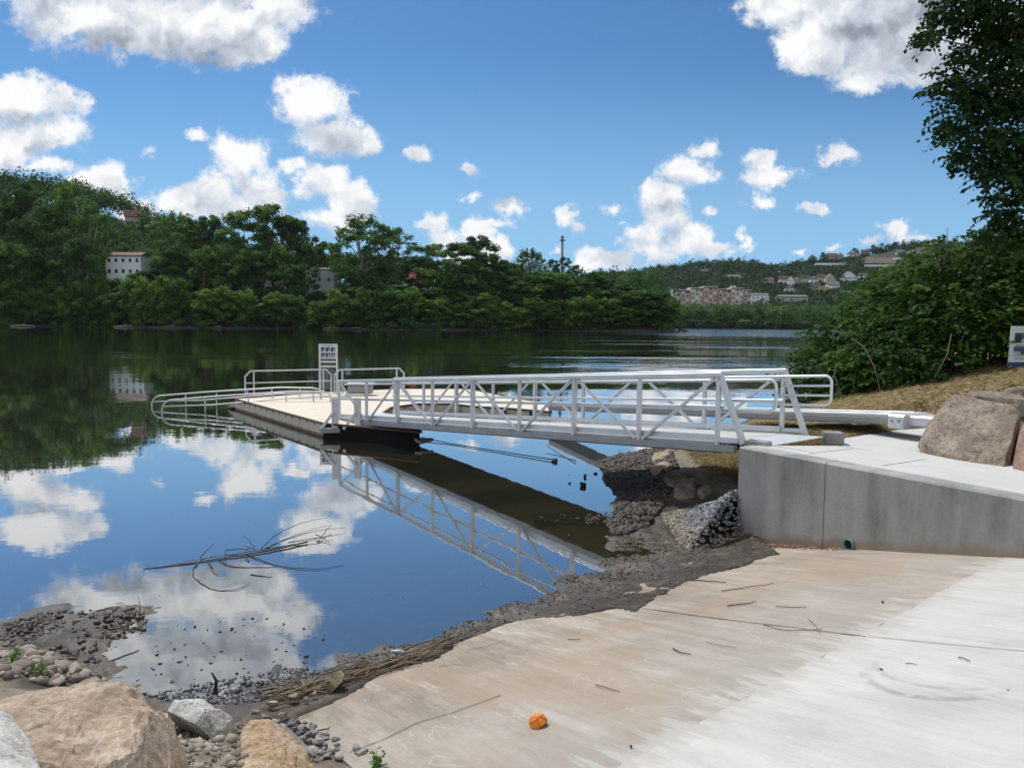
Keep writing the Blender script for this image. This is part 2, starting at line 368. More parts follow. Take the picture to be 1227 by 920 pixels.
VLEFT = wall_side(pr(398, 898).x, pr(398, 898).y)
def full_z(X, Y):
    z = terr(X, Y)
    wet = np.clip(1 - np.abs(z - .05) / .22, 0, 1)
    rough = fbm(X * 3.1, Y * 3.1, 4, 3) * (.05 + .08 * wet) + fbm(X * 11, Y * 11, 3, 9) * .06 * (z > -.3) + np.maximum(0, fbm(X * 26, Y * 26, 2, 19)) * .06 * wet
    z = z + rough * np.clip((z + .6) * 2, .15, 1)
    # keep the ground below the ramp and under the landing slab
    sd = (X - WA.x) * wn_in.x + (Y - WA.y) * wn_in.y; al_ = (X - WA.x) * wd.x + (Y - WA.y) * wd.y
    rz = RA * X + RB * Y + RC
    # ramp side: stay below the slab except for the mud line at its foot
    on = (sd <= .12) & (al_ > .25)
    lim = rz - .035 + np.clip((VLEFT + .10 - sd) * 1.6, 0, 9)
    jx = .22 * fbm(X * 2.2, Y * 2.2, 4, 12); jy = .22 * fbm(X * 2.2, Y * 2.2, 4, 17)
    mud_in = in_poly(X + jx, Y + jy, MUD_POLY)
    z = np.where(on & ~mud_in, np.minimum(z, lim), z)
    z = np.where(mud_in & (sd < .3), np.maximum(z, rz + .010 + .05 * fbm(X * 5, Y * 5, 3, 2)), z)
    z = np.where((sd > -.02) & (sd < .25) & (al_ > 0), np.minimum(z, .2), z)
    ins = in_landing(X, Y); dist = np.full(X.shape, 99.0)
    for (x0, y0), (x1, y1) in zip(LAND_POLY[1:-1], LAND_POLY[2:]):
        ex, ey = x1 - x0, y1 - y0; tt = np.clip(((X-x0)*ex + (Y-y0)*ey) / (ex*ex+ey*ey+1e-9), 0, 1)
        dist = np.minimum(dist, np.hypot(X - x0 - ex*tt, Y - y0 - ey*tt))
    near_l = (Y > 1) & (X > 3.5)
    z = np.where(ins, np.minimum(z, 1.05), np.where(near_l, np.minimum(z, 1.13 + .42 * dist), z))
    return z
LAND_POLY = [(WA.x, WA.y)] + [XY(a, b, 1.146) for a, b in ((955, 531), (1012, 524.6), (1082, 513.6), (1113, 507))] + [(8.1, 12.2), (8.9, 9), (8.4, 2), (WB.x, WB.y)]
MUD_POLY = [(lambda p: (p.x, p.y))(pr(a, b)) for a, b in ((300,880),(352,868),(385,850),(420,832),(480,797),(525,792),(555,768),(600,748),(640,741),(690,738),(740,730),(760,735),(785,716),(830,694),(880,682),(935,664),(905,652),(886,640),(727,625),(680,690),(575,735),(440,770),(330,805),(290,850))]
def in_landing(X, Y): return in_poly(X, Y, LAND_POLY)
def in_poly(X, Y, PO):
    ins = np.zeros(X.shape, bool); n = len(PO)
    for i in range(n):
        (x0, y0), (x1, y1) = PO[i], PO[(i + 1) % n]
        c = ((y0 > Y) != (y1 > Y)) & (X < (x1 - x0) * (Y - y0) / (y1 - y0 + 1e-9) + x0); ins ^= c
    return ins
xs = np.concatenate([np.arange(-16, -4.5, .14), np.arange(-4.5, 5.5, .04), np.arange(5.5, 26, .12)]); ys = np.concatenate([np.arange(-3, 3, .15), np.arange(3, 13, .04), np.arange(13, 34, .1)])
GX, GY = np.meshgrid(xs, ys); gz = full_z(GX.ravel(), GY.ravel())
ground_V = np.stack([GX.ravel(), GY.ravel(), gz], 1)

t = NT('ground')
geo = t.n('ShaderNodeNewGeometry'); sp = t.n('ShaderNodeSeparateXYZ'); t.l(geo.outputs['Position'], sp.inputs[0])
h = sp.outputs['Z']
n1 = t.noise(1.3, 5); n2 = t.noise(9, 6, .65); n3 = t.noise(60, 3, .6)
mud = t.ramp(t.math('ADD', t.math('MULTIPLY', n1, .5), t.math('MULTIPLY', n2, .5)), [(.34, (.018, .014, .011)), (.5, (.042, .034, .028)), (.66, (.085, .072, .060))])
mud = t.mix(t.math('MULTIPLY', t.step(t.noise(2.4, 6, .7, dist=.5), .48, .64), .7), mud, (.150, .115, .080))
mud = t.mix(t.math('MULTIPLY', t.step(t.noise(22, 4, .7), .56, .66), .5), mud, (.19, .155, .115))
dry = t.ramp(n2, [(.3, (.16, .13, .095)), (.55, (.26, .215, .16)), (.75, (.34, .29, .22))])
hh = t.math('ADD', h, t.math('MULTIPLY_ADD', n1, .25, -.125))
c = t.mix(t.step(hh, .22, .42), mud, dry)
straw = t.ramp(n2, [(.3, (.16, .115, .05)), (.6, (.30, .23, .11)), (.8, (.36, .29, .15))])
c = t.mix(t.step(hh, .5, .75), c, straw)
bed = t.ramp(n2, [(.3, (.045, .034, .016)), (.5, (.11, .085, .042)), (.7, (.19, .15, .08))])
c = t.mix(t.step(h, .03, -.03), c, bed)
rough = t.math('MULTIPLY_ADD', t.step(h, .02, .14), .45, .45)
GROUND_M = t.done(t.pbr(c, rough, 0, t.bump(t.math('ADD', n2, t.math('MULTIPLY', n3, .5)), .7, .03)))
ground = npmesh('ground', ground_V, grid_faces(len(xs), len(ys)), GROUND_M, True)
tag(ground, kind='structure')
# river bed under everything, out to the horizon
bedm = simple('bed', (.05, .042, .024), .9, 0, .3, .4)
b = MB(); b.add([(-5000, -40, -2.6), (5000, -40, -2.6), (5000, 9000, -2.6), (-5000, 9000, -2.6)], [(0, 1, 2, 3)])
tag(b.build('riverbed', bedm), kind='structure')

# ------------------------------------------------------------------ water
t = NT('water')
geo = t.n('ShaderNodeNewGeometry'); pos = geo.outputs['Position']
sp = t.n('ShaderNodeSeparateXYZ'); t.l(pos, sp.inputs[0])
nA = t.noise(.55, 3, .5, vec=pos, stretch=(1, 1, 1))
nB = t.noise(2.2, 3, .55, vec=pos, stretch=(.6, 1.0, 1))
nC = t.noise(.12, 3, .5, vec=pos, stretch=(.35, 1, 1))
patch = t.step(t.noise(.018, 3, .6, vec=pos, stretch=(.35, 1.6, 1)), .47, .62)       # wind-ruffled streaks
far = t.step(sp.outputs['Y'], 22, 70)
reach = t.math('MULTIPLY', t.step(sp.outputs['Y'], 150, 260), t.step(t.math('DIVIDE', sp.outputs['X'], sp.outputs['Y']), .10, .2))
openw = t.math('MULTIPLY', t.step(t.math('DIVIDE', sp.outputs['X'], sp.outputs['Y']), -.05, .12), t.step(sp.outputs['Y'], 24, 45))
amp = t.math('ADD', t.math('ADD', t.math('MULTIPLY_ADD', far, .26, .10), t.math('MULTIPLY', t.math('MULTIPLY', patch, far), 1.0)), t.math('ADD', t.math('MULTIPLY', reach, 9.0), t.math('MULTIPLY', t.math('MULTIPLY', openw, patch), 2.0)))
hgt = t.math('MULTIPLY', t.math('ADD', t.math('ADD', nA, t.math('MULTIPLY', nB, .25)), t.math('MULTIPLY', nC, 2.2)), amp)
bp = t.bump(hgt, .5, .06)
lw = t.n('ShaderNodeLayerWeight'); lw.inputs['Blend'].default_value = .5; t.l(bp, lw.inputs['Normal'])
refl = t.math('POWER', lw.outputs['Facing'], 1.65)
gl = t.n('ShaderNodeBsdfGlossy'); gl.inputs['Roughness'].default_value = .015; gl.inputs['Color'].default_value = (.97, .98, 1, 1); t.l(bp, gl.inputs['Normal'])
tr = t.n('ShaderNodeBsdfTransparent'); tr.inputs['Color'].default_value = (.72, .66, .48, 1)
df = t.n('ShaderNodeBsdfDiffuse'); df.inputs['Color'].default_value = (.045, .055, .034, 1)
m1 = t.n('ShaderNodeMixShader'); m1.inputs[0].default_value = .45; t.l(tr.outputs[0], m1.inputs[1]); t.l(df.outputs[0], m1.inputs[2])
m2 = t.n('ShaderNodeMixShader'); t.l(refl, m2.inputs[0]); t.l(m1.outputs[0], m2.inputs[1]); t.l(gl.outputs[0], m2.inputs[2])
WATER_M = t.done(m2.outputs[0])
b = MB(); b.add([(-4500, -30, 0), (4500, -30, 0), (4500, 8000, 0), (-4500, 8000, 0)], [(0, 1, 2, 3)])
tag(b.build('river_water', WATER_M), kind='structure')
# ------------------------------------------------------------------ concrete ramp, wall, landing
L0 = pr(398, 898); J0 = pr(748, 915); J1 = pr(1190, 675)
def uvr(p): return (wall_along(p.x, p.y), wall_side(p.x, p.y))
uL, vL = uvr(L0); uJ0, vJ0 = uvr(J0); uJ1, vJ1 = uvr(J1)
kJ = (uJ1 - uJ0) / (vJ1 - vJ0)
def concrete(name, cols, sc1=1.1, stain=None, streak=True, joint=None, rough=.85, orange=False, extra=None):
    t = NT(name); P = t.n('ShaderNodeNewGeometry').outputs['Position']
    m = t.n('ShaderNodeMapping'); m.inputs['Rotation'].default_value = (0, 0, -math.atan2(wd.y, wd.x)); t.l(P, m.inputs[0]); V = m.outputs[0]
    big = t.noise(sc1, 5, .6, vec=V); st = t.noise(2.2, 7, .65, vec=V, stretch=(.30, 2.6, 1)); fine = t.noise(26, 4, .7, vec=V); fine2 = t.noise(140, 2, .6, vec=V)
    f = t.math('ADD', t.math('MULTIPLY', big, .45), t.math('ADD', t.math('MULTIPLY', st, .45 if streak else .15), t.math('MULTIPLY', fine, .12 if streak else .3)))
    c = t.ramp(f, cols)
    if stain: c = t.mix(t.step(st, .60, .74), c, stain[0]); c = t.mix(t.math('MULTIPLY', t.step(t.noise(1.7, 6, .7, vec=V, stretch=(.5, 1.4, 1)), .56, .68), .75), c, stain[1])
    c = t.mix(t.math('MULTIPLY', t.step(t.noise(7, 6, .7, vec=V, stretch=(.14, 3.2, 1)), .52, .66), .30), c, cols[-1][1])
    c = t.mix(t.math('MULTIPLY', t.step(t.noise(6, 6, .7, vec=V, stretch=(.2, 2.6, 1)), .50, .36), .30), c, cols[0][1])
    if extra: c = extra(t, c, V)
    c = t.mix(t.math('MULTIPLY', t.step(fine2, .62, .78), .35), c, (.10, .09, .08))
    sx = t.n('ShaderNodeSeparateXYZ'); t.l(V, sx.inputs[0])
    h_ = t.math('ADD', fine, t.math('MULTIPLY', fine2, .3))
    if orange:                      # rust-coloured silt washed along the foot of the wall
        wo_ = (WA.x * math.cos(-math.atan2(wd.y, wd.x)) - WA.y * math.sin(-math.atan2(wd.y, wd.x)), WA.x * math.sin(-math.atan2(wd.y, wd.x)) + WA.y * math.cos(-math.atan2(wd.y, wd.x)))
        dy = t.math('ABSOLUTE', t.math('SUBTRACT', sx.outputs[1], wo_[1])); dx = t.math('SUBTRACT', sx.outputs[0], wo_[0] + .55)
        e_ = t.math('ADD', t.math('ADD', dy, t.math('MULTIPLY', t.math('ABSOLUTE', dx), .18)), t.math('MULTIPLY_ADD', st, .5, -.25))
        c = t.mix(t.math('MULTIPLY', t.step(e_, .30, .10), .85), c, (.26, .105, .035))
    return t.done(t.pbr(c, rough, 0, t.bump(h_, .35, .012)))
def seam_dist(t):
    sub = t.n('ShaderNodeVectorMath', operation='SUBTRACT'); t.l(t.n('ShaderNodeNewGeometry').outputs['Position'], sub.inputs[0]); sub.inputs[1].default_value = (WA.x, WA.y, 0)
    o = []
    for d_ in (wd, wn_in):
        q = t.n('ShaderNodeVectorMath', operation='DOT_PRODUCT'); t.l(sub.outputs[0], q.inputs[0]); q.inputs[1].default_value = tuple(d_); o.append(q.outputs['Value'])
    return t.math('SUBTRACT', t.math('SUBTRACT', o[0], t.math('MULTIPLY', o[1], kJ)), uJ0 - kJ * vJ0)
def rust_silt(t, c, V):
    sub = t.n('ShaderNodeVectorMath', operation='SUBTRACT'); t.l(t.n('ShaderNodeNewGeometry').outputs['Position'], sub.inputs[0]); sub.inputs[1].default_value = (WA.x, WA.y, 0)
    o = []
    for d_ in (wd, wn_in):
        q = t.n('ShaderNodeVectorMath', operation='DOT_PRODUCT'); t.l(sub.outputs[0], q.inputs[0]); q.inputs[1].default_value = tuple(d_); o.append(q.outputs['Value'])
    nz = t.noise(6, 5, .65, vec=V, stretch=(.5, 1.5, 1)); lim = t.math('MULTIPLY_ADD', nz, .34, -.02)
    near_ = t.step(t.math('ADD', o[1], lim), -.03, .03); along = t.math('MULTIPLY', t.step(o[0], 1.9, .7), t.step(o[0], -.1, .1))
    return t.mix(t.math('MULTIPLY', t.math('MULTIPLY', near_, along), .85), c, (.30, .125, .045))
def old_extra(t, c, V):
    c = rust_silt(t, c, V)
    s_ = seam_dist(t); st = t.noise(5, 5, .65, vec=V, stretch=(.22, 2.4, 1))
    c = t.mix(t.math('MULTIPLY', t.step(t.math('ADD', s_, t.math('MULTIPLY_ADD', st, 2.4, -1.2)), -2.2, -.2), .5), c, (.40, .385, .355))
    c = t.mix(t.math('MULTIPLY', t.step(t.math('ADD', s_, t.math('MULTIPLY_ADD', st, 1.3, -.65)), -.18, -.02), .55), c, (.52, .52, .50))
    # pale scrape lines and worn tan patches
    w = t.noise(.8, 3, .5, vec=V, stretch=(1, 1, 1, .5)); ln = t.math('ABSOLUTE', t.math('SUBTRACT', t.noise(1.5, 4, .55, vec=V, stretch=(.55, 2.0, 1, -.12)), .5))
    c = t.mix(t.math('MULTIPLY', t.math('MULTIPLY', t.step(ln, .006, .001), t.step(w, .50, .6)), .45), c, (.62, .60, .56))
    ln2 = t.math('ABSOLUTE', t.math('SUBTRACT', t.noise(.9, 3, .5, vec=V, stretch=(.8, 1.4, 1, .9)), .48))
    c = t.mix(t.math('MULTIPLY', t.math('MULTIPLY', t.step(ln2, .003, .001), t.step(t.noise(1.1, 2, vec=V), .52, .6)), .35), c, (.58, .56, .52))
    return t.mix(t.math('MULTIPLY', t.step(t.noise(.6, 4, .6, vec=V), .48, .62), .5), c, (.34, .25, .165))
def new_extra(t, c, V):
    s_ = seam_dist(t); st = t.noise(6, 5, .65, vec=V, stretch=(.25, 2.2, 1))
    c = t.mix(t.math('MULTIPLY', t.step(t.math('ADD', s_, t.math('MULTIPLY_ADD', st, -.9, .45)), .16, .0), .55), c, (.42, .385, .34))
    c = t.mix(t.math('MULTIPLY', t.step(t.noise(1.1, 5, .65, vec=V, stretch=(.7, 1.3, 1)), .54, .66), .30), c, (.42, .41, .385))
    # curved tyre scuffs and pale trowel marks
    P_ = t.n('ShaderNodeNewGeometry').outputs['Position']
    for (a3, b3, c3), wdt, am in ((((1040, 815), (1085, 833), (1140, 838)), .045, .5), (((1050, 800), (1095, 820), (1150, 826)), .03, .35)):
        A3, B3, C3 = pr(*a3), pr(*b3), pr(*c3); ax_, ay_, bx_, by_, cx_, cy_ = A3.x, A3.y, B3.x, B3.y, C3.x, C3.y
        D3 = 2 * (ax_*(by_-cy_) + bx_*(cy_-ay_) + cx_*(ay_-by_)); ux = ((ax_**2+ay_**2)*(by_-cy_) + (bx_**2+by_**2)*(cy_-ay_) + (cx_**2+cy_**2)*(ay_-by_)) / D3; uy = ((ax_**2+ay_**2)*(cx_-bx_) + (bx_**2+by_**2)*(ax_-cx_) + (cx_**2+cy_**2)*(bx_-ax_)) / D3
        R3 = math.hypot(ax_-ux, ay_-uy); fl = t.n('ShaderNodeVectorMath', operation='MULTIPLY'); t.l(P_, fl.inputs[0]); fl.inputs[1].default_value = (1, 1, 0)
        d_ = t.n('ShaderNodeVectorMath', operation='DISTANCE'); t.l(fl.outputs[0], d_.inputs[0]); d_.inputs[1].default_value = (ux, uy, 0)
        e_ = t.n('ShaderNodeVectorMath', operation='DISTANCE'); t.l(P_, e_.inputs[0]); e_.inputs[1].default_value = tuple(B3)
        ring = t.step(t.math('ABSOLUTE', t.math('SUBTRACT', d_.outputs['Value'], R3)), wdt, wdt * .3); near_ = t.step(e_.outputs['Value'], .62, .25)
        c = t.mix(t.math('MULTIPLY', t.math('MULTIPLY', t.math('MULTIPLY', ring, near_), t.step(t.noise(9, 4, .6, vec=V), .35, .6)), am), c, (.20, .205, .21))
    return t.mix(t.math('MULTIPLY', t.step(t.noise(7, 4, .6, vec=V, stretch=(.5, 2, 1, .3)), .60, .72), .28), c, (.34, .34, .33))
M_OLD = concrete('old_concrete', [(.36, (.17, .135, .10)), (.45, (.275, .23, .18)), (.54, (.37, .315, .255)), (.64, (.47, .415, .35))], stain=((.50, .48, .45), (.25, .215, .18)), orange=True, extra=old_extra)
M_NEW = concrete('new_concrete', [(.34, (.40, .39, .36)), (.46, (.52, .51, .475)), (.56, (.57, .56, .525)), (.68, (.64, .625, .59))], extra=new_extra)
M_LAND = concrete('landing_concrete', [(.30, (.50, .51, .49)), (.5, (.60, .60, .575)), (.7, (.68, .68, .65))], streak=False)

# the two slabs: u = up the ramp along the wall, v = across
def slab(name, mat, u_of, u_end, v0, v1, off, nu=90, nv=60, jit=0.0):
    V = []
    for j in range(nv):
        v = v0 + (v1 - v0) * j / (nv - 1)
        ua = u_of(v); ub = u_end(v)
        for i in range(nu):
            u = ua + (ub - ua) * i / (nu - 1)
            if i == 0 and jit: u += jit * (mnoise.noise(Vector((v * 6, 2, 0))) + .5 * mnoise.noise(Vector((v * 23, 5, 0))))
            x = WA.x + wd.x * u + wn_in.x * v; y = WA.y + wd.y * u + wn_in.y * v
            V.append((x, y, ramp_z(x, y) + off))
    return tag(npmesh(name, V, grid_faces(nu, nv), mat, False), kind='structure')
jline = lambda v: uJ0 + kJ * (v - vJ0)
vleft = vL
slab('ramp', M_OLD, lambda v: -7.0, lambda v: jline(v), vleft, .02, 0.0)
slab('pavement', M_NEW, jline, lambda v: jline(v) + 12, vleft - 1.5, .02, 0.004, nv=240, jit=.035)
# side faces of the slab so it has a thickness
b = MB()
def wp_(u, v, dz=0): x = WA.x + wd.x * u + wn_in.x * v; y = WA.y + wd.y * u + wn_in.y * v; return Vector((x, y, ramp_z(x, y) + dz))
uj = jline(vleft)
b.add([wp_(-7, vleft - .001, -.15), wp_(uj, vleft - .001, -.15), wp_(uj, vleft - .001, -.001), wp_(-7, vleft - .001, -.001)], [(0, 1, 2, 3)])
tag(b.build('ramp_edge', M_OLD), kind='structure')
# control joints sawn in the ramp: thin dark gap strips lying on the slab
def ramp_strip(pts, w, mat, name, off=.006):
    V = []; 
    P = [pr(*q) for q in pts]; Q = []
    for a, c_ in zip(P[:-1], P[1:]):
        for k in range(8): Q.append(a.lerp(c_, k / 8))
    Q.append(P[-1])
    for i, q in enumerate(Q):
        tdir = (Q[min(i+1, len(Q)-1)] - Q[max(i-1, 0)]).normalized(); s_ = Vector((-tdir.y, tdir.x, 0))
        ww = w * (.6 + .8 * abs(mnoise.noise(Vector((i * .7, w * 99, 1))))); jx = s_ * (.006 * mnoise.noise(Vector((i * .9, 3, 2))))
        for sg in (-1, 1):
            r_ = q + jx + s_ * sg * ww / 2; V.append((r_.x, r_.y, ramp_z(r_.x, r_.y) + off))
    n = len(Q); F = [(2*i, 2*i+1, 2*i+3, 2*i+2) for i in range(n-1)]
    return npmesh(name, V, F, mat)
M_GAP = simple('joint_gap', (.07, .058, .048), .95)
M_GAP2 = simple('joint_gap_light', (.30, .27, .24), .95)
tag(ramp_strip([(770, 729), (866, 742), (950, 752), (1038, 763)], .014, M_GAP, 'ramp_joint'), kind='structure')
tag(ramp_strip([(1040, 763.3), (1130, 772), (1260, 784)], .011, M_GAP2, 'pavement_joint', .010), kind='structure')
tag(ramp_strip([(418, 902), (462, 885), (500, 866), (545, 853), (600, 833)], .009, M_GAP, 'ramp_crack'), kind='structure')

# retaining wall
def wall_mat():
    t = NT('wall_concrete'); P = t.n('ShaderNodeNewGeometry').outputs['Position']
    big = t.noise(1.6, 5, .6, vec=P, stretch=(1, 1, .55)); ver = t.noise(2.0, 4, .6, vec=P, stretch=(2.2, 2.2, .25)); fine = t.noise(30, 4, .7, vec=P)
    f = t.math('ADD', t.math('MULTIPLY', big, .55), t.math('ADD', t.math('MULTIPLY', ver, .35), t.math('MULTIPLY', fine, .12)))
    c = t.ramp(f, [(.40, (.22, .22, .205)), (.52, (.335, .335, .315)), (.64, (.43, .43, .405))])
    sx = t.n('ShaderNodeSeparateXYZ'); t.l(P, sx.inputs[0])
    hgt = t.math('SUBTRACT', sx.outputs[2], t.math('ADD', t.math('ADD', t.math('MULTIPLY', sx.outputs[0], RA), t.math('MULTIPLY', sx.outputs[1], RB)), RC))
    hgt = t.math('ADD', hgt, t.math('MULTIPLY_ADD', t.noise(2.5, 4, vec=P), .30, -.15))
    c = t.mix(t.math('MULTIPLY', t.step(hgt, .16, .03), .8), c, (.30, .22, .14))      # mud splash along the foot
    return t.done(t.pbr(c, .8, 0, t.bump(t.math('ADD', fine, big), .3, .01)))
M_WALL = wall_mat()
ZT = 1.29
wall = empty('retaining_wall', (WA.x, WA.y, 0)); tag(wall, 'grey poured concrete retaining wall with a green drain pipe, beside the boat ramp', 'wall')
def loc(o, par): o.parent = par; o.matrix_parent_inverse = Matrix.Translation(-par.location); return o
def wpt(u, v, z): return Vector((WA.x + wd.x * u + wn_in.x * v, WA.y + wd.y * u + wn_in.y * v, z))
qj = pz(1013, 551, ZT); uj13 = wall_along(qj.x, qj.y) * 1.0
def wall_seg(u0, u1, ch=.018):
    b = MB(); prof = [(0, -.8), (0, ZT - ch), (ch, ZT), (.25, ZT), (.25, -.8)]
    for u in (u0, u1):
        pass
    vs = [wpt(u0, v, z) for v, z in prof] + [wpt(u1, v, z) for v, z in prof]; n = len(prof)
    fs = [(i, (i+1) % n, n + (i+1) % n, n + i) for i in range(n)] + [tuple(range(n-1, -1, -1)), tuple(range(n, 2*n))]
    return b.add(vs, fs)
for (u0, u1) in ((0, uj13 - .006), (uj13 + .006, 7.5)):
    loc(wall_seg(u0, u1).build('wall_panel', M_WALL), wall)
b = MB(); b.bar(wpt(uj13, .02, -.3), wpt(uj13, .02, ZT - .006), .03, .016, wn_in); loc(b.build('joint_filler', simple('filler', (.36, .37, .36), .8)), wall)
# drain pipe
M_PVC = simple('green_pvc', (.16, .34, .29), .45, 0, .2)
qp = None
d = ray(1018, 652); tt = ((WA.x - CAMP.x) * wn_in.x + (WA.y - CAMP.y) * wn_in.y) / (d.x * wn_in.x + d.y * wn_in.y); qp = CAMP + d * tt
b = MB(); n = 20; ax = -wn_in; vs = []
for (dd, r) in ((-.02, .062), (.035, .062), (.035, .053), (-.15, .053)):
    for k in range(n):
        g = 2 * math.pi * k / n; vs.append(qp + ax * dd + (wd * math.cos(g) + Vector((0, 0, 1)) * math.sin(g)) * r)
fs = [(j*n+k, j*n+(k+1) % n, (j+1)*n+(k+1) % n, (j+1)*n+k) for j in range(3) for k in range(n)]
b.add(vs, fs); b2 = MB(); b2.add([v for v in vs[3*n-0-n:3*n]], [tuple(range(n))])
pipe = loc(b.build('drain_pipe', M_PVC, smooth=False), wall)
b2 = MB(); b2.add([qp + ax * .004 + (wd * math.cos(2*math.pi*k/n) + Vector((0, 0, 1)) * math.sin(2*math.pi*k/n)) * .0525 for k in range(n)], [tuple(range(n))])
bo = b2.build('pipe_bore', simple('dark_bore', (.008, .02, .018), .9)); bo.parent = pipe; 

# landing slab behind the wall: slopes gently down from the wall top to the bank
def lz(v): return ZT - .004 - .145 * min(1.0, max(0.0, (v - .25) / 1.85))
V = []; N_ = 40; M_ = 8
for i in range(N_):
    for j in range(M_): u = i / (N_ - 1) * 7.5; v = .252 + (2.1 - .252) * j / (M_ - 1); V.append(wpt(u, v, lz(v)))
b = MB(); b.add(V, [(i*M_+j, (i+1)*M_+j, (i+1)*M_+j+1, i*M_+j+1) for i in range(N_-1) for j in range(M_-1)])
sk = [V[j] for j in range(M_)]; b.add(sk + [Vector((p.x, p.y, -.4)) for p in sk], [(i, i+1, M_+i+1, M_+i) for i in range(M_-1)])
zl = lz(2.1); pl = [wpt(0, 2.1, zl)] + [Vector((x, y, zl)) for x, y in LAND_POLY[2:-2]] + [Vector((9, 3, zl)), wpt(7.5, 2.1, zl)]
b.add(pl, [tuple(range(len(pl)))[::-1]]); b.add(pl + [Vector((p.x, p.y, .2)) for p in pl], [(i, i+1, len(pl)+i+1, len(pl)+i) for i in range(len(pl)-1)])
tag(b.build('landing', M_LAND), kind='structure')
M_JT = simple('landing_joint', (.20, .195, .18), .9)
def land_line(a_, b_):
    p = pz(*a_, 1.27); q = pz(*b_, 1.2); ua, va = uvr(p); ub, vb = uvr(q); bb = MB(); n_ = 10; vs = []
    for k in range(n_ + 1):
        u = ua + (ub - ua) * k / n_; v = va + (vb - va) * k / n_
        for s_ in (-.006, .006): pp = wpt(u + s_, v, lz(v) + .004); vs.append(pp)
    bb.add(vs, [(2*i, 2*i+1, 2*i+3, 2*i+2) for i in range(n_)]); return bb.build('landing_joint', M_JT)
for a_, b_ in (((968, 544.5), (1023, 533)), ((1057, 557.5), (1110, 545))):
    tag(land_line(a_, b_), kind='structure')

# ------------------------------------------------------------------ gangway
M_ALU = None
def alu(name, base=.52, rough=.42, metal=.75):
    t = NT(name); nz = t.noise(3, 5, .6); n2 = t.noise(40, 2)
    c = t.ramp(nz, [(.3, (base*.86, base*.88, base*.90)), (.7, (base*1.08, base*1.1, base*1.12))])
    return t.done(t.pbr(c, t.math('MULTIPLY_ADD', n2, .2, rough - .1), metal, None))
M_ALU = alu('aluminium', .70, .42, .35); M_ALU_D = alu('aluminium_dull_shade', .32, .5, .4)
GP = Vector((2.86, 10.58, 0)); ga = Vector((-5.5, 6.72, 0)).normalized(); gn = Vector((-ga.y, ga.x, 0))
if gn.y < 0: gn = -gn
GL = 11.45; SL = .0722
def gz_(s): return 1.08 - SL * s                      # bottom of the chord
gup = Vector((ga.x * SL, ga.y * SL, 1)).normalized()
def gp(s, v, h): p = GP + ga * s + gn * v; return Vector((p.x, p.y, gz_(s) + h))
gw = empty('gangway', (GP.x, GP.y, 1.08)); tag(gw, 'long aluminium truss gangway sloping from the concrete landing down to the floating dock', 'gangway')
GW = 1.62; TH = 1.11; NP = 8; PN = GL / NP
def part(mb, name, mat, par=gw, **k):
    o = mb.build(name, mat, **k); o.parent = par
    root = par
    while root.parent: root = root.parent
    o.matrix_parent_inverse = Matrix.Translation(-root.location) if par is root else Matrix()
    return o
for side, v in (('near', 0.0), ('far', GW)):
    s0, s1 = 0.0, GL
    ct = MB(); ct.bar(gp(s0 - .30, v, .05), gp(s1, v, .05), .075, .10); part(ct, 'bottom_chord', M_ALU_D)
    ct = MB(); ct.bar(gp(s0 - .05, v, TH - .035), gp(s1, v, TH - .035), .075, .07); part(ct, 'top_rail', M_ALU)
    for i in range(NP + 1):
        w = .09 if i in (2, 4, 6) else .06
        m = MB(); m.bar(gp(i*PN, v, .10), gp(i*PN, v, TH - .072), w, .06, ga); part(m, 'truss_post', M_ALU)
    for i in range(NP):
        up_at_far = (i % 2 == 0)                           # alternate slope
        a_, c_ = (i*PN + .07, i*PN + PN - .07)
        m = MB()
        if up_at_far: m.bar(gp(a_, v, TH - .08), gp(c_, v, .11), .045, .045, gn) if False else m.bar(gp(a_, v, TH - .08), gp(c_, v, .11), .042, .042, gn)
        else: m.bar(gp(a_, v, .11), gp(c_, v, TH - .08), .042, .042, gn)
        part(m, 'truss_diagonal', M_ALU)
    inn = .06 if v == 0 else -.06
    m = MB(); m.bar(gp(-.05, v + inn, .62), gp(GL, v + inn, .62), .03, .05); part(m, 'mid_rail', M_ALU)
    m = MB(); m.bar(gp(.0, v + inn * .9, .19), gp(GL, v + inn * .9, .19), .012, .09); part(m, 'kick_plate', M_ALU)
    # raked end leg
    f = gp(-.42, v, 0); zf = lz(wall_side(f.x, f.y)) if v else 1.24
    m = MB(); m.bar(gp(-.02, v, TH - .05), Vector((f.x, f.y, zf)), .085, .06, gn); part(m, 'end_leg', M_ALU)
    m = MB(); m.bar(gp(0, v, .17), gp(-.35, v, .17), .05, .07); part(m, 'end_brace', M_ALU)
    # handrail with its rounded return past the end
    iv = v + inn * 1.7; hz1, hz0 = .99, .57; r = .10; ex = -.82
    pts = [gp(GL - .1, iv, hz1), gp(ex + r, iv, hz1)]
    pts += [gp(ex + r - r*math.sin(a), iv, hz1 - r + r*math.cos(a)) for a in [math.pi/2*k/6 for k in range(1, 7)]]
    pts += [gp(ex + r - r*math.cos(a), iv, hz0 + r - r*math.sin(a)) for a in [math.pi/2*k/6 for k in range(0, 7)]]
    pts += [gp(.02, iv, hz0)]
    m = MB(); m.tube(pts, .021, 10); hr = part(m, 'handrail', M_ALU, smooth=True)
    m = MB()
    for hh_ in (.71, .85): m.tube([gp(ex + .003, iv, hh_), gp(-.05, iv, hh_)], .017, 8)
    part(m, 'handrail_bars', M_ALU, smooth=True)
m = MB(); m.bar(gp(-.12, GW/2, .115), gp(GL + .05, GW/2, .115), GW - .09, .035)
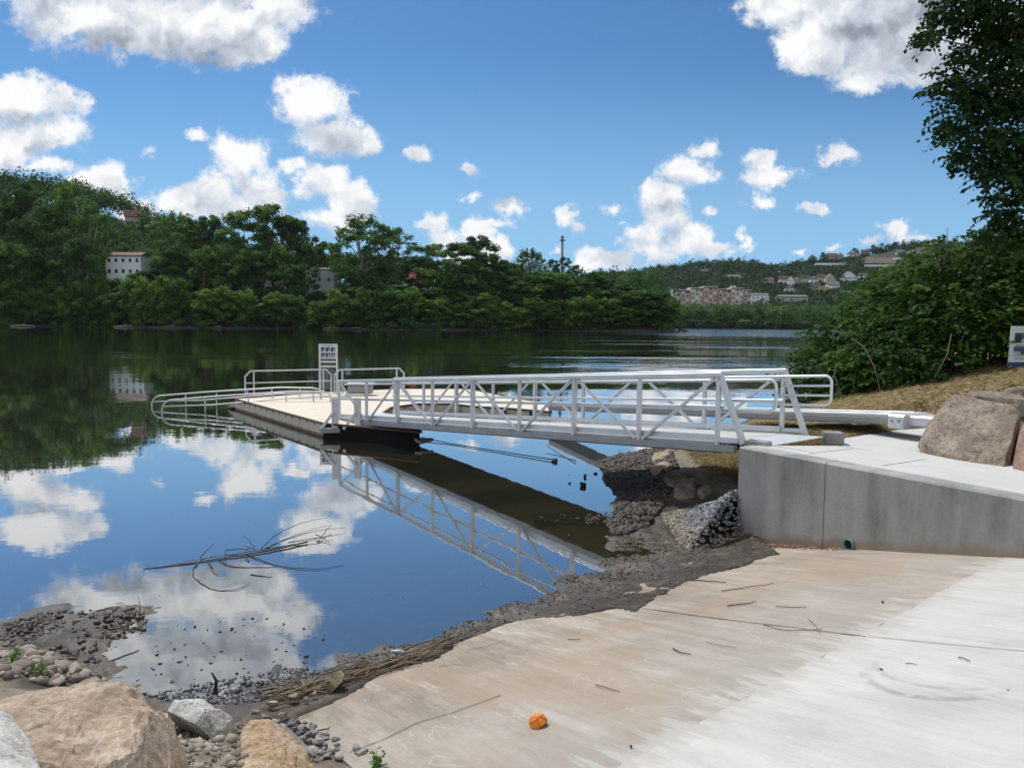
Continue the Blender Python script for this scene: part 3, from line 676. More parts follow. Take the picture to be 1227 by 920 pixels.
def deck_mat():
    t = NT('gangway_deck'); n1 = t.noise(4, 5); c = t.ramp(n1, [(.3, (.46, .46, .45)), (.7, (.58, .58, .565))])
    return t.done(t.pbr(c, .7, .1, t.bump(t.noise(120, 2), .3, .004)))
part(m, 'deck', deck_mat())
m = MB()
for i in range(NP * 2 + 1): m.bar(gp(i*PN/2, .04, .045), gp(i*PN/2, GW - .04, .045), .05, .08)
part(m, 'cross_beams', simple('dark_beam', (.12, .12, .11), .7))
m = MB(); m.bar(gp(-.05, GW/2, -.008), gp(GL, GW/2, -.008), GW - .02, .012); part(m, 'added_soffit', simple('reflection_brown', (.085, .072, .048), .9, 0, .2, 2))  # added skin plate, its brown painted for the tone of the reflection
# aprons
q = gp(-.1, GW/2, .13)
m = MB(); m.bar(gp(-.08, GW/2, .125), Vector((gp(-.75, GW/2, 0).x, gp(-.75, GW/2, 0).y, 1.245)), GW - .2, .012); part(m, 'landing_plate', M_ALU)
m = MB(); m.bar(gp(GL + .03, GW/2, .13), Vector((gp(GL + .8, GW/2, 0).x, gp(GL + .8, GW/2, 0).y, .365)), GW - .2, .012); part(m, 'dock_plate', M_ALU)

# ------------------------------------------------------------------ dock
DZ = .35
dpx = [(283,478), (388,507), None, None, (456,496), (468,488), (500,483.5), (542,483.5), (566,486.5), (605,488.6), (659,493), (655,483), (620,478), (560,466), (478,466), (390,470)]
dp = []
for q in dpx:
    if q is None: continue
    p = pz(*q, DZ); dp.append((p.x, p.y))
e_ = pz(503, 517, DZ); dp.insert(2, (e_.x, e_.y)); dp.insert(3, (dp[3][0] + .45, dp[3][1] - .75))
dock = empty('floating_dock', (dp[1][0], dp[1][1], 0)); tag(dock, 'cream panelled floating dock with maroon edging and an open kayak slip, moored on the river', 'dock')
def deckm():
    t = NT('dock_deck'); P = t.n('ShaderNodeNewGeometry').outputs['Position']
    m_ = t.n('ShaderNodeMapping'); m_.inputs['Rotation'].default_value = (0, 0, -.93); t.l(P, m_.inputs[0]); V = m_.outputs[0]
    br = t.n('ShaderNodeTexBrick'); t.l(V, br.inputs[0]); br.inputs['Scale'].default_value = 1.0; br.inputs['Brick Width'].default_value = 1.22; br.inputs['Row Height'].default_value = .31
    br.inputs['Mortar Size'].default_value = .009; br.inputs['Color1'].default_value = (.70, .63, .50, 1); br.inputs['Color2'].default_value = (.75, .68, .56, 1); br.inputs['Mortar'].default_value = (.40, .34, .26, 1)
    c = t.mix(t.math('MULTIPLY', t.step(t.noise(1.3, 5, .65, vec=V), .5, .7), .4), br.outputs[0], (.62, .54, .43))
    c = t.mix(t.math('MULTIPLY', t.step(t.noise(3.0, 3, .6, vec=V, stretch=(.45, 3, 1)), .68, .73), .7), c, (.22, .17, .13))
    return t.done(t.pbr(c, .75, 0, t.bump(t.noise(60, 2, vec=V), .2, .004)))
m = MB(); m.prism(dp, -.22, DZ - .012)
m.f = [f for f in m.f if len(f) == 4]; core = part(m, 'float_sides', simple('float_shade_black', (.008, .008, .008), .85, 0, .3, 3, .2), dock)
bmv = [Vector((x, y, 0)) for x, y in dp]
from mathutils.geometry import tessellate_polygon
tris = tessellate_polygon([bmv]); m = MB(); m.add([(x, y, DZ) for x, y in dp], [tuple(t_) for t_ in tris]); dk = part(m, 'deck', deckm(), dock)
me_ = dk.data
import bmesh
bm = bmesh.new(); bm.from_mesh(me_); bmesh.ops.recalc_face_normals(bm, faces=bm.faces)
if sum(f.normal.z for f in bm.faces) < 0: bmesh.ops.reverse_faces(bm, faces=bm.faces)
bm.to_mesh(me_); bm.free()
def fasm():
    t = NT('dock_fascia'); P = t.n('ShaderNodeNewGeometry').outputs['Position']; sx = t.n('ShaderNodeSeparateXYZ'); t.l(P, sx.inputs[0])
    n1 = t.noise(5, 4, .6, vec=P); zz = t.math('ADD', sx.outputs[2], t.math('MULTIPLY_ADD', n1, .06, -.03))
    c = t.ramp(n1, [(.3, (.60, .54, .41)), (.7, (.74, .68, .54))])
    c = t.mix(t.step(zz, .12, .05), c, (.20, .115, .05)); c = t.mix(t.step(zz, .05, .01), c, (.035, .028, .02))
    return t.done(t.pbr(c, .7))
M_FAS = fasm(); M_MAR = simple('maroon_trim', (.085, .030, .034), .55, 0, .2)
area = sum(dp[i][0]*dp[(i+1) % len(dp)][1] - dp[(i+1) % len(dp)][0]*dp[i][1] for i in range(len(dp)))
sg = 1 if area > 0 else -1
fas = MB(); trim = MB()
for i in range(len(dp)):
    a_ = Vector((*dp[i], 0)); c_ = Vector((*dp[(i+1) % len(dp)], 0)); L_ = (c_ - a_).length
    if L_ < .05: continue
    dr = (c_ - a_).normalized(); out = Vector((dr.y, -dr.x, 0)) * sg
    trim.bar(a_ - dr * .02 + out * .02 + Vector((0, 0, DZ - .008)), c_ + dr * .02 + out * .02 + Vector((0, 0, DZ - .008)), .075, .05)
    if i in (1, 2): continue                                   # panels left off; black floats paint the shade below the gangway
    k = max(1, round(L_ / .52)); w = L_ / k
    for j in range(k):
        p = a_ + dr * (j*w + .006); q = a_ + dr * ((j+1)*w - .006)
        fas.bar(p + out * .018 + Vector((0, 0, .145)), q + out * .018 + Vector((0, 0, .145)), .03, .36)
        trim.bar(a_ + dr * (j*w) + out * .05 + Vector((0, 0, DZ - .02)), a_ + dr * (j*w) + out * .05 + Vector((0, 0, DZ - .10)), .02, .012)
part(fas, 'side_panels', M_FAS, dock); part(trim, 'edge_trim', M_MAR, dock)
# mooring posts / rollers in the slip wall
for a_ in ((604, 489), (637, 491), (547, 485)):
    p = pz(*a_, DZ); m = MB(); m.bar((p.x, p.y - .06, -.15), (p.x, p.y - .06, DZ - .03), .13, .09, (0, 1, 0)); part(m, 'slip_fender', simple('fender_black', (.02, .02, .02), .5), dock)
# corner bracket at the waterline
p = pz(503, 533, .03); m = MB()
m.bar((p.x - .1, p.y, .16), (p.x + .28, p.y + .12, .14), .05, .07); m.bar((p.x - .1, p.y, .16), (p.x + .05, p.y - .25, .12), .05, .07); m.bar((p.x + .28, p.y + .12, .14), (p.x + .05, p.y - .25, .12), .05, .07)
part(m, 'corner_bracket', M_ALU_D, dock)
# hinge frame where the gangway meets the dock: sill beam, two stub posts, raking braces
s_ = GL - .35
fb = gp(GL - .1, -.02, 0)
base = pz(384, 516, .20); bend = pz(432, 517, .20)
dx = (bend - base); 
m = MB(); m.bar(base, pz(458, 514, .22), .10, .13); part(m, 'hinge_sill', M_ALU_D, dock)
for k, (xp, xb) in enumerate(((400.5, 385), (427.5, 411.5))):
    f0 = base.lerp(bend, (xp - 384) / 48.0); f1 = base.lerp(bend, (xb - 384) / 48.0)
    m = MB(); m.bar(f0 + Vector((0, .12, 0)), f0 + Vector((0, .12, .80)), .16, .08, (0, 1, 0)); part(m, 'hinge_post', M_ALU_D if 0 else M_ALU, dock)
    m = MB(); m.bar(f1 + Vector((0, 0, .05)), f0 + Vector((-.02, .06, .46)), .07, .05, (0, 1, 0)); part(m, 'hinge_brace', M_ALU, dock)
# launch flap on the left end
p = Vector((*dp[0], 0)); q = pz(272, 484, .2)
m = MB(); m.add([(p.x, p.y, .28), (p.x - .5, p.y + .45, .03), (p.x + .3, p.y + .8, .28), (p.x, p.y, .10), (p.x - .5, p.y + .45, -.03), (p.x + .3, p.y + .8, .10)], [(0, 1, 2), (5, 4, 3), (0, 3, 4, 1), (1, 4, 5, 2), (2, 5, 3, 0)])
part(m, 'launch_flap', M_FAS, dock)

# guard rails on the dock: two separate sections
def guard(name, label, A, B, h=.82, posts=(0.0, .09, 1.0), endrake='l'):
    A = Vector((A.x, A.y, DZ)); B = Vector((B.x, B.y, DZ)); d_ = (B - A); e = empty(name, A); tag(e, label, 'railing', 'guard rails on the dock')
    dn = d_.normalized(); up = Vector((0, 0, 1)); c = .18
    def addp(m, nm): o = m.build(nm, M_RAIL); o.parent = e; o.matrix_parent_inverse = Matrix.Translation(-A)
    m = MB(); m.bar(A + up * (h - c), A + dn * c + up * h, .05, .05); m.bar(A + dn * c + up * h, B - dn * c + up * h, .05, .05); m.bar(B - dn * c + up * h, B + up * (h - c), .05, .05); addp(m, 'top_rail')
    m = MB(); m.bar(A + up * .42, B + up * .42, .04, .04); addp(m, 'mid_rail')
    n_ = 3
    for q, hh_ in ((A, h - c + .02), (A + dn * (c + .1), h), (B - dn * (c + .1), h), (B, h - c + .02)):
        m = MB(); m.bar(q, q + up * hh_, .05, .05, dn); addp(m, 'rail_post')
    return e
M_RAIL = alu('rail_aluminium', .62, .5, .35)
g1a = pz(294, 474.2, DZ); g1b = pz(397, 472, DZ); g1b.y -= .1
guard('guard_rail', 'grey two-bar guard rail on the far edge of the dock, left of the tall sign', g1a, pz(397, 470.5, DZ))
guard('guard_rail', 'grey two-bar guard rail on the far edge of the dock, right of the tall sign', pz(401, 471.5, DZ), pz(484, 468, DZ))
# low launch rails running down into the water at the left end
def launch_rail(label, L, R, zl, zr, dropx, posts):
    e = empty('launch_rail', R); tag(e, label, 'railing', 'launch rails at the left end of the dock')
    def addp(m, nm): o = m.build(nm, M_RAIL, smooth=True); o.parent = e; o.matrix_parent_inverse = Matrix.Translation(-R)
    d_ = Vector((R.x - L.x, R.y - L.y, 0)); n_ = d_.normalized(); r = .32
    def P(t, z): return Vector((L.x + d_.x * t, L.y + d_.y * t, z))
    LL = d_.length; tr_ = r / LL
    def ztop(t): return zl + (zr - zl) * min(1, t / .75)
    pts = [P(0, -.12), P(0, ztop(0) - r)] + [P(tr_ * (1 - math.cos(a)), ztop(0) - r + r * math.sin(a)) for a in [math.pi/2*k/6 for k in range(1, 7)]]
    pts += [P(t, ztop(t)) for t in (.3, .5, .75, .93)] + [P(.965, ztop(1) - .03), P(.98, ztop(1) - .12), P(.98, DZ)]
    m = MB(); m.tube(pts, .026, 8); addp(m, 'top_bar')
    m = MB(); m.tube([P(0.005, ztop(0) - .20), P(.3, ztop(.3) - .26), P(.75, ztop(.75) - .20), P(.975, ztop(1) - .16)], .022, 8); addp(m, 'lower_bar')
    for t in posts:
        m = MB(); m.tube([P(t, -.2 if t < .5 else DZ - .02), P(t, ztop(t))], .022, 8); addp(m, 'rail_post')
RA_ = pz(389, 478, DZ); LA = pz(182, 487, 0)
launch_rail('low curved handrail dipping into the river, farther of the two at the left dock end', LA, RA_, .36, .70, 0, (.2, .38, .56, .70, .86))
RB_ = pz(400, 481, DZ); LB = pz(194, 494, 0)
launch_rail('low curved handrail dipping into the river, nearer of the two at the left dock end', LB, RB_, .38, .66, 0, (.25, .5, .72, .88))

# tall frame sign on the dock
sg0 = pz(388.5, 471, DZ); sg1 = pz(409, 471, DZ); sg0.y = sg1.y = (sg0.y + sg1.y) / 2 - .6
dsn = empty('dock_sign', (sg0.x, sg0.y, DZ)); tag(dsn, 'tall metal frame sign with six dark launch pictures, standing at the back of the dock', 'sign')
top = pd(399, 412, sg0.y).z; bot = pd(399, 430, sg0.y).z
for xx in (sg0.x, sg1.x):
    m = MB(); m.bar((xx, sg0.y, DZ), (xx, sg0.y, top), .06, .06, (0, 1, 0)); part(m, 'sign_post', M_RAIL, dsn)
for hh_ in (433.6, 439.2):
    z = pd(399, hh_, sg0.y).z; m = MB(); m.bar((sg0.x + .03, sg0.y, z), (sg1.x - .03, sg0.y, z), .05, .045); part(m, 'cross_bar', M_RAIL, dsn)
m = MB(); m.bar((sg0.x + .03, sg0.y - .015, (top+bot)/2), (sg1.x - .03, sg0.y - .015, (top+bot)/2), .02, top - bot); pan = part(m, 'sign_panel', simple('sign_white', (.62, .68, .74), .5, 0, .05), dsn)
m = MB(); wS = sg1.x - sg0.x - .06; hS = top - bot; y_ = sg0.y - .03
rnd = random.Random(5); M_NAVY = simple('sign_navy', (.02, .035, .075), .5); M_PALE = simple('sign_pale', (.32, .36, .42), .5, 0, .3); M_CAP = simple('sign_caption', (.30, .36, .45), .5)
def sq(nm, mt, vs, par): mm = MB(); mm.add(vs, [tuple(range(len(vs)))]); o = mm.build(nm, mt); o.parent = par; return o
for r_ in range(2):
    for c_ in range(3):
        x0 = sg0.x + .03 + wS * (.05 + .315 * c_); x1 = x0 + wS * .27; z1 = top - hS * (.24 + .37 * r_); z0 = z1 - hS * .27
        pc = sq('picture', M_NAVY, [(x0, y_, z0), (x1, y_, z0), (x1, y_, z1), (x0, y_, z1)], pan)
        zz = z0 + (z1 - z0) * rnd.uniform(.3, .6); xa = x0 + (x1 - x0) * rnd.uniform(.1, .5)
        sq('picture', M_PALE, [(xa, y_ - .003, z0), (x1, y_ - .003, z0), (x1 - .02, y_ - .003, zz), (xa + .03, y_ - .003, z1 - .02)], pan)
        sq('caption', M_CAP, [(x0, y_, z0 - hS * .07), (x1, y_, z0 - hS * .07), (x1, y_, z0 - hS * .04), (x0, y_, z0 - hS * .04)], pan)
sq('caption', M_CAP, [(sg0.x + wS * .2, y_, top - hS * .15), (sg0.x + wS * .88, y_, top - hS * .15), (sg0.x + wS * .88, y_, top - hS * .08), (sg0.x + wS * .2, y_, top - hS * .08)], pan)
for o in pan.children: o.matrix_parent_inverse = Matrix()

# transfer bench of the kayak launch
tb0 = pz(418, 473, DZ); tb1 = pz(446, 473, DZ); tb = empty('transfer_bench', (tb0.x, tb0.y, DZ)); tag(tb, 'low grey transfer bench with pale boards, on the dock behind the gangway end', 'bench')
cx = (tb0 + tb1) / 2; w_ = (tb1 - tb0).length
m = MB(); m.box((cx.x, cx.y, DZ + .20), (w_, .45, .28)); part(m, 'bench_base', M_ALU_D, tb)
m = MB(); m.box((cx.x, cx.y, DZ + .375), (w_ + .12, .55, .05)); part(m, 'seat_board', simple('pale_board', (.58, .56, .52), .6), tb)
m = MB(); m.box((cx.x - .1, cx.y - .42, DZ + .03), (w_ * .8, .3, .05)); part(m, 'step_board', simple('pale_board2', (.55, .53, .47), .6), tb)

# ------------------------------------------------------------------ kayak slide / stand-off arm from shore to dock
sa = pz(1065, 507, 1.36); sb = pz(1113, 503, 1.38); da = pz(658, 488, DZ + .14)
near_end = Vector((sa.x, sa.y, 1.40)); far_end = Vector((da.x, da.y, DZ + .12)); ad = (far_end - near_end).normalized(); an = Vector((-ad.y, ad.x, 0)).normalized()
if an.y < 0: an = -an
arm = empty('stand_off_arm', near_end); tag(arm, 'long flat aluminium beam linking the grassy bank to the far side of the dock', 'beam')
WAm = .62
m = MB(); m.bar(near_end + an * WAm/2, far_end + an * WAm/2, WAm, .12); part(m, 'beam', M_ALU_D, arm)  # darker metal colour stands in for the shade of the underside
m = MB()
for o_ in (.03, WAm - .03): m.bar(near_end + an * o_ + Vector((0, 0, .085)), far_end + an * o_ + Vector((0, 0, .085)), .06, .055)
part(m, 'beam_lip', M_ALU, arm)
m = MB(); m.bar(near_end + an * .33, near_end - ad * .26 + an * .33 + Vector((0, 0, -.02)), WAm + .08, .22); part(m, 'end_bracket', M_ALU, arm)
for k in range(2):
    m = MB(); c_ = near_end - ad * (.07 + .12*k) + an * -.01
    m.tube([c_, c_ - an * .03], .018, 8); part(m, 'bolt', M_ALU_D, arm)
m = MB(); m.bar(near_end - ad * .26 + an * .35, near_end - ad * .8 + an * .35 + Vector((0, 0, -.02)), WAm - .12, .16); part(m, 'anchor_beam', M_ALU, arm)
m = MB(); q = near_end - ad * .62 + an * .33; m.bar((q.x, q.y, .7), (q.x, q.y, q.z - .08), .3, .3, (0, 1, 0)); part(m, 'footing', M_WALL, arm)
# small concrete blocks
def block(label, p, sx_, sy_, sz_, rz):
    bm = bmesh.new(); bmesh.ops.create_cube(bm, size=1)
    bmesh.ops.scale(bm, vec=(sx_, sy_, sz_), verts=bm.verts); bmesh.ops.bevel(bm, geom=bm.edges[:], offset=.012, segments=2, affect='EDGES')
    bmesh.ops.translate(bm, vec=(0, 0, sz_/2), verts=bm.verts)
    me = bpy.data.meshes.new('concrete_block'); bm.to_mesh(me); bm.free(); me.materials.append(M_WALL)
    o = bpy.data.objects.new('concrete_block', me); COL.objects.link(o); o.location = p; o.rotation_euler = (0, 0, rz); tag(o, label, 'block')
pq = pz(1001, 531, 1.16); block('small square concrete block at the back corner of the landing, under the long beam', (pq.x, pq.y + .1, lz(uvr(pq)[1]) - .005), .27, .25, .17, -.2)
pq = pz(912, 536, 1.25); block('low flat concrete block between the legs of the gangway, by the wall corner', (pq.x, pq.y + .12, 1.20), .30, .2, .12, -.75)
# mooring cables
def cable(label, pts):
    m = MB(); m.tube(pts, .011, 6); o = m.build('mooring_cable', simple('cable', (.03, .035, .04), .6), smooth=True); tag(o, label, 'cable', 'mooring cables to the shore')
P0 = pz(505, 524, .05); P1 = pz(662, 550.5, .03); mid = P0.lerp(P1, .5); mid.z = .02
cable('longer thin dark cable from the dock corner to a rock in the shallows', [P0, P0.lerp(mid, .5) - Vector((0,0,.02)), mid, mid.lerp(P1, .5), P1])
P0 = gp(5.2, GW + .02, .03); P0 = pz(655, 533, .10); P1 = pz(690, 552, .03)
cable('shorter thin dark cable from under the gangway to the stones at the bank', [P0, P0.lerp(P1, .35) - Vector((0, 0, .04)), P0.lerp(P1, .7) - Vector((0, 0, .05)), P1])
# ------------------------------------------------------------------ foliage tools
def leaf_mat(name, stops, trans=.38, rough=.7, objvar=.25, spec=.08):
    t = NT(name); at = t.n('ShaderNodeAttribute'); at.attribute_name = 'tone'
    oi = t.n('ShaderNodeObjectInfo')
    f = t.math('ADD', at.outputs['Fac'], t.math('MULTIPLY_ADD', oi.outputs['Random'], objvar, -objvar / 2), clamp=True)
    c = t.ramp(f, stops)
    b = t.n('ShaderNodeBsdfPrincipled'); t.l(c, b.inputs['Base Color']); b.inputs['Roughness'].default_value = rough; b.inputs['Specular IOR Level'].default_value = spec
    tl = t.n('ShaderNodeBsdfTranslucent'); cc = t.mix(.5, c, (.20, .30, .04)); t.l(c, tl.inputs['Color'])
    m = t.n('ShaderNodeMixShader'); m.inputs[0].default_value = trans; t.l(b.outputs[0], m.inputs[1]); t.l(tl.outputs[0], m.inputs[2])
    return t.done(m.outputs[0])
G_DK = [(0, (.026, .058, .022)), (.5, (.066, .138, .040)), (1, (.135, .245, .06))]
G_MD = [(0, (.034, .078, .022)), (.5, (.092, .185, .040)), (1, (.19, .32, .065))]
G_BR = [(0, (.048, .105, .022)), (.5, (.14, .25, .042)), (1, (.26, .40, .07))]
M_LF = {'dark': leaf_mat('leaves_dark', G_DK), 'mid': leaf_mat('leaves_mid', G_MD), 'bright': leaf_mat('leaves_bright', G_BR)}
M_LF['far'] = leaf_mat('leaves_far', [(0, (.016, .036, .018)), (.5, (.036, .072, .030)), (1, (.075, .125, .042))], .25)
M_BARK = simple('bark', (.13, .105, .08), .9, 0, .35, 3, bumpd=.02)
M_BARKP = simple('bark_pale', (.34, .31, .26), .9, 0, .3, 3)

def quads(C, Nrm, size, rng, aspect=1.0, fold=0.0, tipdir=None):
    """leaf-like quads (kites) at C with normals Nrm"""
    n = len(C); 
    T = rng.normal(size=(n, 3)) if tipdir is None else tipdir + rng.normal(size=(n, 3)) * .35
    T -= Nrm * np.sum(T * Nrm, 1, keepdims=True); T /= np.linalg.norm(T, axis=1, keepdims=True) + 1e-9
    S = np.cross(Nrm, T); sz = np.asarray(size).reshape(-1, 1)
    a = C - T * sz * .5; c = C + T * sz * .5
    k = rng.uniform(-.12, .12, (n, 1))
    b = C + S * sz * .38 * aspect + T * sz * k + Nrm * sz * fold; d = C - S * sz * .38 * aspect + T * sz * k + Nrm * sz * fold
    V = np.stack([a, b, c, d], 1).reshape(-1, 3)
    return V
def crown_pts(lobes, n, rng, shell=.55, squash=.9):
    L = np.array([[*c, *r] for c, r in lobes], float)
    vol = (L[:, 3] * L[:, 4] * L[:, 5]) ** .75; idx = rng.choice(len(L), n, p=vol / vol.sum())
    dr = rng.normal(size=(n, 3)); dr /= np.linalg.norm(dr, axis=1, keepdims=True)
    rad = (shell + (1 - shell) * rng.random((n, 1))) * (1 + .18 * rng.normal(size=(n, 1)))
    C = L[idx, :3] + dr * L[idx, 3:] * rad
    Nn = dr * .7 + np.array([0, 0, .7]) + rng.normal(size=(n, 3)) * .55; Nn /= np.linalg.norm(Nn, axis=1, keepdims=True)
    return C, Nn, idx
def crown_mesh(name, lobes, n, size, seed, mat, parent=None, shell=.55, zmin=None, sub=True):
    rng = np.random.default_rng(seed)
    if sub:                                              # every lobe gets smaller lobes: clumps and gaps
        L2 = []
        for c, r in lobes:
            for _ in range(7):
                d = rng.normal(size=3); d /= np.linalg.norm(d); d[2] = abs(d[2]) * .9 - .15
                k = rng.uniform(.28, .52)
                L2.append((np.array(c) + d * np.array(r) * rng.uniform(.55, .95), np.array(r) * k))
        lobes = L2
    C, Nn, idx = crown_pts(lobes, n, rng, shell)
    if zmin is not None:
        k = C[:, 2] > zmin; C, Nn, idx = C[k], Nn[k], idx[k]
    sz = size * rng.uniform(.6, 1.4, len(C))
    V = quads(C, Nn, sz, rng, aspect=1.15)
    lt = rng.uniform(0, 1, len(lobes))[idx] * .62 + rng.random(len(C)) * .38
    return npmesh(name, V, np.arange(len(V)).reshape(-1, 4), mat, False, parent, np.repeat(lt, 4))
def trunk_mesh(h, r, limbs, seed, mat, parent, base=-2.0):
    rng = random.Random(seed); m = MB()
    pts = [(0, 0, base)]; n = 7
    for i in range(1, n + 1):
        pts.append((rng.uniform(-.02, .02) * h, rng.uniform(-.02, .02) * h, h * .75 * i / n))
    m.tube(pts, [r * (1.25 - 1.05 * i / n) for i in range(n + 1)], 8)
    for (c, rr) in limbs:
        z0 = h * rng.uniform(.22, .5); c = Vector(c)
        mid = Vector((c.x * .45, c.y * .45, z0 + (c.z - z0) * .6))
        m.tube([(0, 0, z0), mid, c], [r * .45, r * .28, r * .08], 6)
    return m.build('trunk', mat, parent, smooth=True)

def make_tree(h, w, kind, seed, mat='mid', nleaf=3000, leaf=.75):
    """prototype tree standing at the origin"""
    rng = random.Random(seed); e = empty('tree'); lobes = []
    if kind == 'broad': z0, nl = .30, 13
    elif kind == 'tall': z0, nl = .22, 15
    elif kind == 'open': z0, nl = .30, 26
    else: z0, nl = .05, 12
    for i in range(nl):
        f = i / (nl - 1); z = h * (z0 + (1 - z0) * (f ** .8) * .9)
        prof = {'broad': math.sin(math.pi * min(1, .25 + f * .72)), 'tall': math.sin(math.pi * min(1, .3 + f * .66)), 'open': .25 + .85 * math.sin(math.pi * min(1, .2 + f * .75)), 'shrub': math.sqrt(max(0.05, 1 - f * .9))}[kind]
        a = i * 2.4 + rng.uniform(-.4, .4); rr = w * .5 * prof * rng.uniform(.45, .85) * (0.25 if i == nl - 1 else 1)
        s_ = w * rng.uniform(.17, .27) * (0.74 if kind == 'open' else 1)
        lobes.append(((rr * math.cos(a), rr * math.sin(a), z), (s_, s_, s_ * (rng.uniform(.65, .95) if kind != 'open' else rng.uniform(.8, 1.2)))))
    trunk_mesh(h, h * (.016 if kind != 'shrub' else .01), [l for l in lobes[::2]], seed, M_BARKP if kind == 'open' else M_BARK, e)
    crown_mesh('crown', lobes, nleaf, leaf, seed, M_LF[mat], e, shell=.35 if kind != 'open' else .4, sub=True)
    return e

# ------------------------------------------------------------------ far bank and hills
def tab(x, T):
    return np.interp(x, [a for a, _ in T], [b for _, b in T])
def bank_z(X, Y):
    X = np.asarray(X, float); Y = np.asarray(Y, float)
    ys_ = 288 + 6 * np.sin(X * .021) + 3 * np.sin(X * .07 + 1) + np.clip(X - 62, 0, 400) * 5.0     # shoreline; beyond x=62 the river bends away
    d_ = Y - ys_
    z = np.where(d_ < 0, d_ * .15, 0) + np.clip(d_, 0, 6) * .25 + np.clip(d_ - 6, 0, 40) * .30
    z = z + tab(X, [(-500, 58), (-275, 53), (-220, 45), (-200, 35), (-185, 28), (-150, 16), (-80, 8), (0, 4), (60, 0)]) * np.clip((Y - 325) / 75, 0, 1)
    return z + 1.2 * fbm(X * .04, Y * .04, 3, 5) * np.clip(d_ / 10, 0, 1)
def hill_z(X, Y):
    X = np.asarray(X, float); Y = np.asarray(Y, float)
    H = tab(X * 1150 / np.maximum(Y, 600), [(-900, 60), (-200, 58), (165, 66), (230, 76), (309, 86), (360, 84), (393, 78), (450, 90), (504, 97), (560, 112), (610, 116), (800, 118), (1500, 110)])
    s_ = np.clip((Y - 640) / (1150 - 640), 0, 1)
    shore = 560
    return np.where(Y < shore, (Y - shore) * .1, np.clip((Y - shore) / 12, 0, 1) * 3.0) + H * (s_ ** 1.15) - np.clip(Y - 1230, 0, 900) * .25 + 5 * fbm(X * .012, Y * .012, 3, 8) * s_
def project(x, y, z):
    v = np.stack([x, y, z - CAM_H], -1); f = v @ np.array(Fv); r = v @ np.array(Rv); u = v @ np.array(Uv)
    return W0 / 2 + FPX * r / f, H0 / 2 - FPX * u / f
M_WOODF = simple('forest_floor', (.026, .042, .014), .95, 0, .4, .05)
def sheet(name, zf, x0, x1, y0, y1, st, mat):
    xs_ = np.arange(x0, x1, st); ys_ = np.arange(y0, y1, st); A, B = np.meshgrid(xs_, ys_)
    return tag(npmesh(name, np.stack([A.ravel(), B.ravel(), zf(A.ravel(), B.ravel())], 1), grid_faces(len(xs_), len(ys_)), mat, True), kind='structure')
def bankmat():
    t = NT('bank_soil'); P = t.n('ShaderNodeNewGeometry').outputs['Position']; sx = t.n('ShaderNodeSeparateXYZ'); t.l(P, sx.inputs[0])
    n1 = t.noise(.6, 5, .65, vec=P); stones = t.ramp(n1, [(.40, (.03, .028, .02)), (.58, (.07, .06, .045)), (.74, (.22, .19, .15))])
    return t.done(t.pbr(t.mix(t.step(sx.outputs[2], .35, .8), stones, (.018, .024, .010)), .95))
sheet('far_bank', bank_z, -700, 150, 270, 620, 5, bankmat())
sheet('hillside', hill_z, -1500, 2600, 535, 1900, 12, M_WOODF)
def hit(px, py, zf, y0, y1, n=900):
    """where the pixel's ray meets the terrain"""
    d = ray(px, py); ys_ = np.linspace(y0, y1, n); tt_ = ys_ / d.y
    x = d.x * tt_; z = CAM_H + d.z * tt_; g = zf(x, ys_); k = np.argmax(g > z) if np.any(g > z) else n - 1
    return float(x[k]), float(ys_[k]), float(g[k])

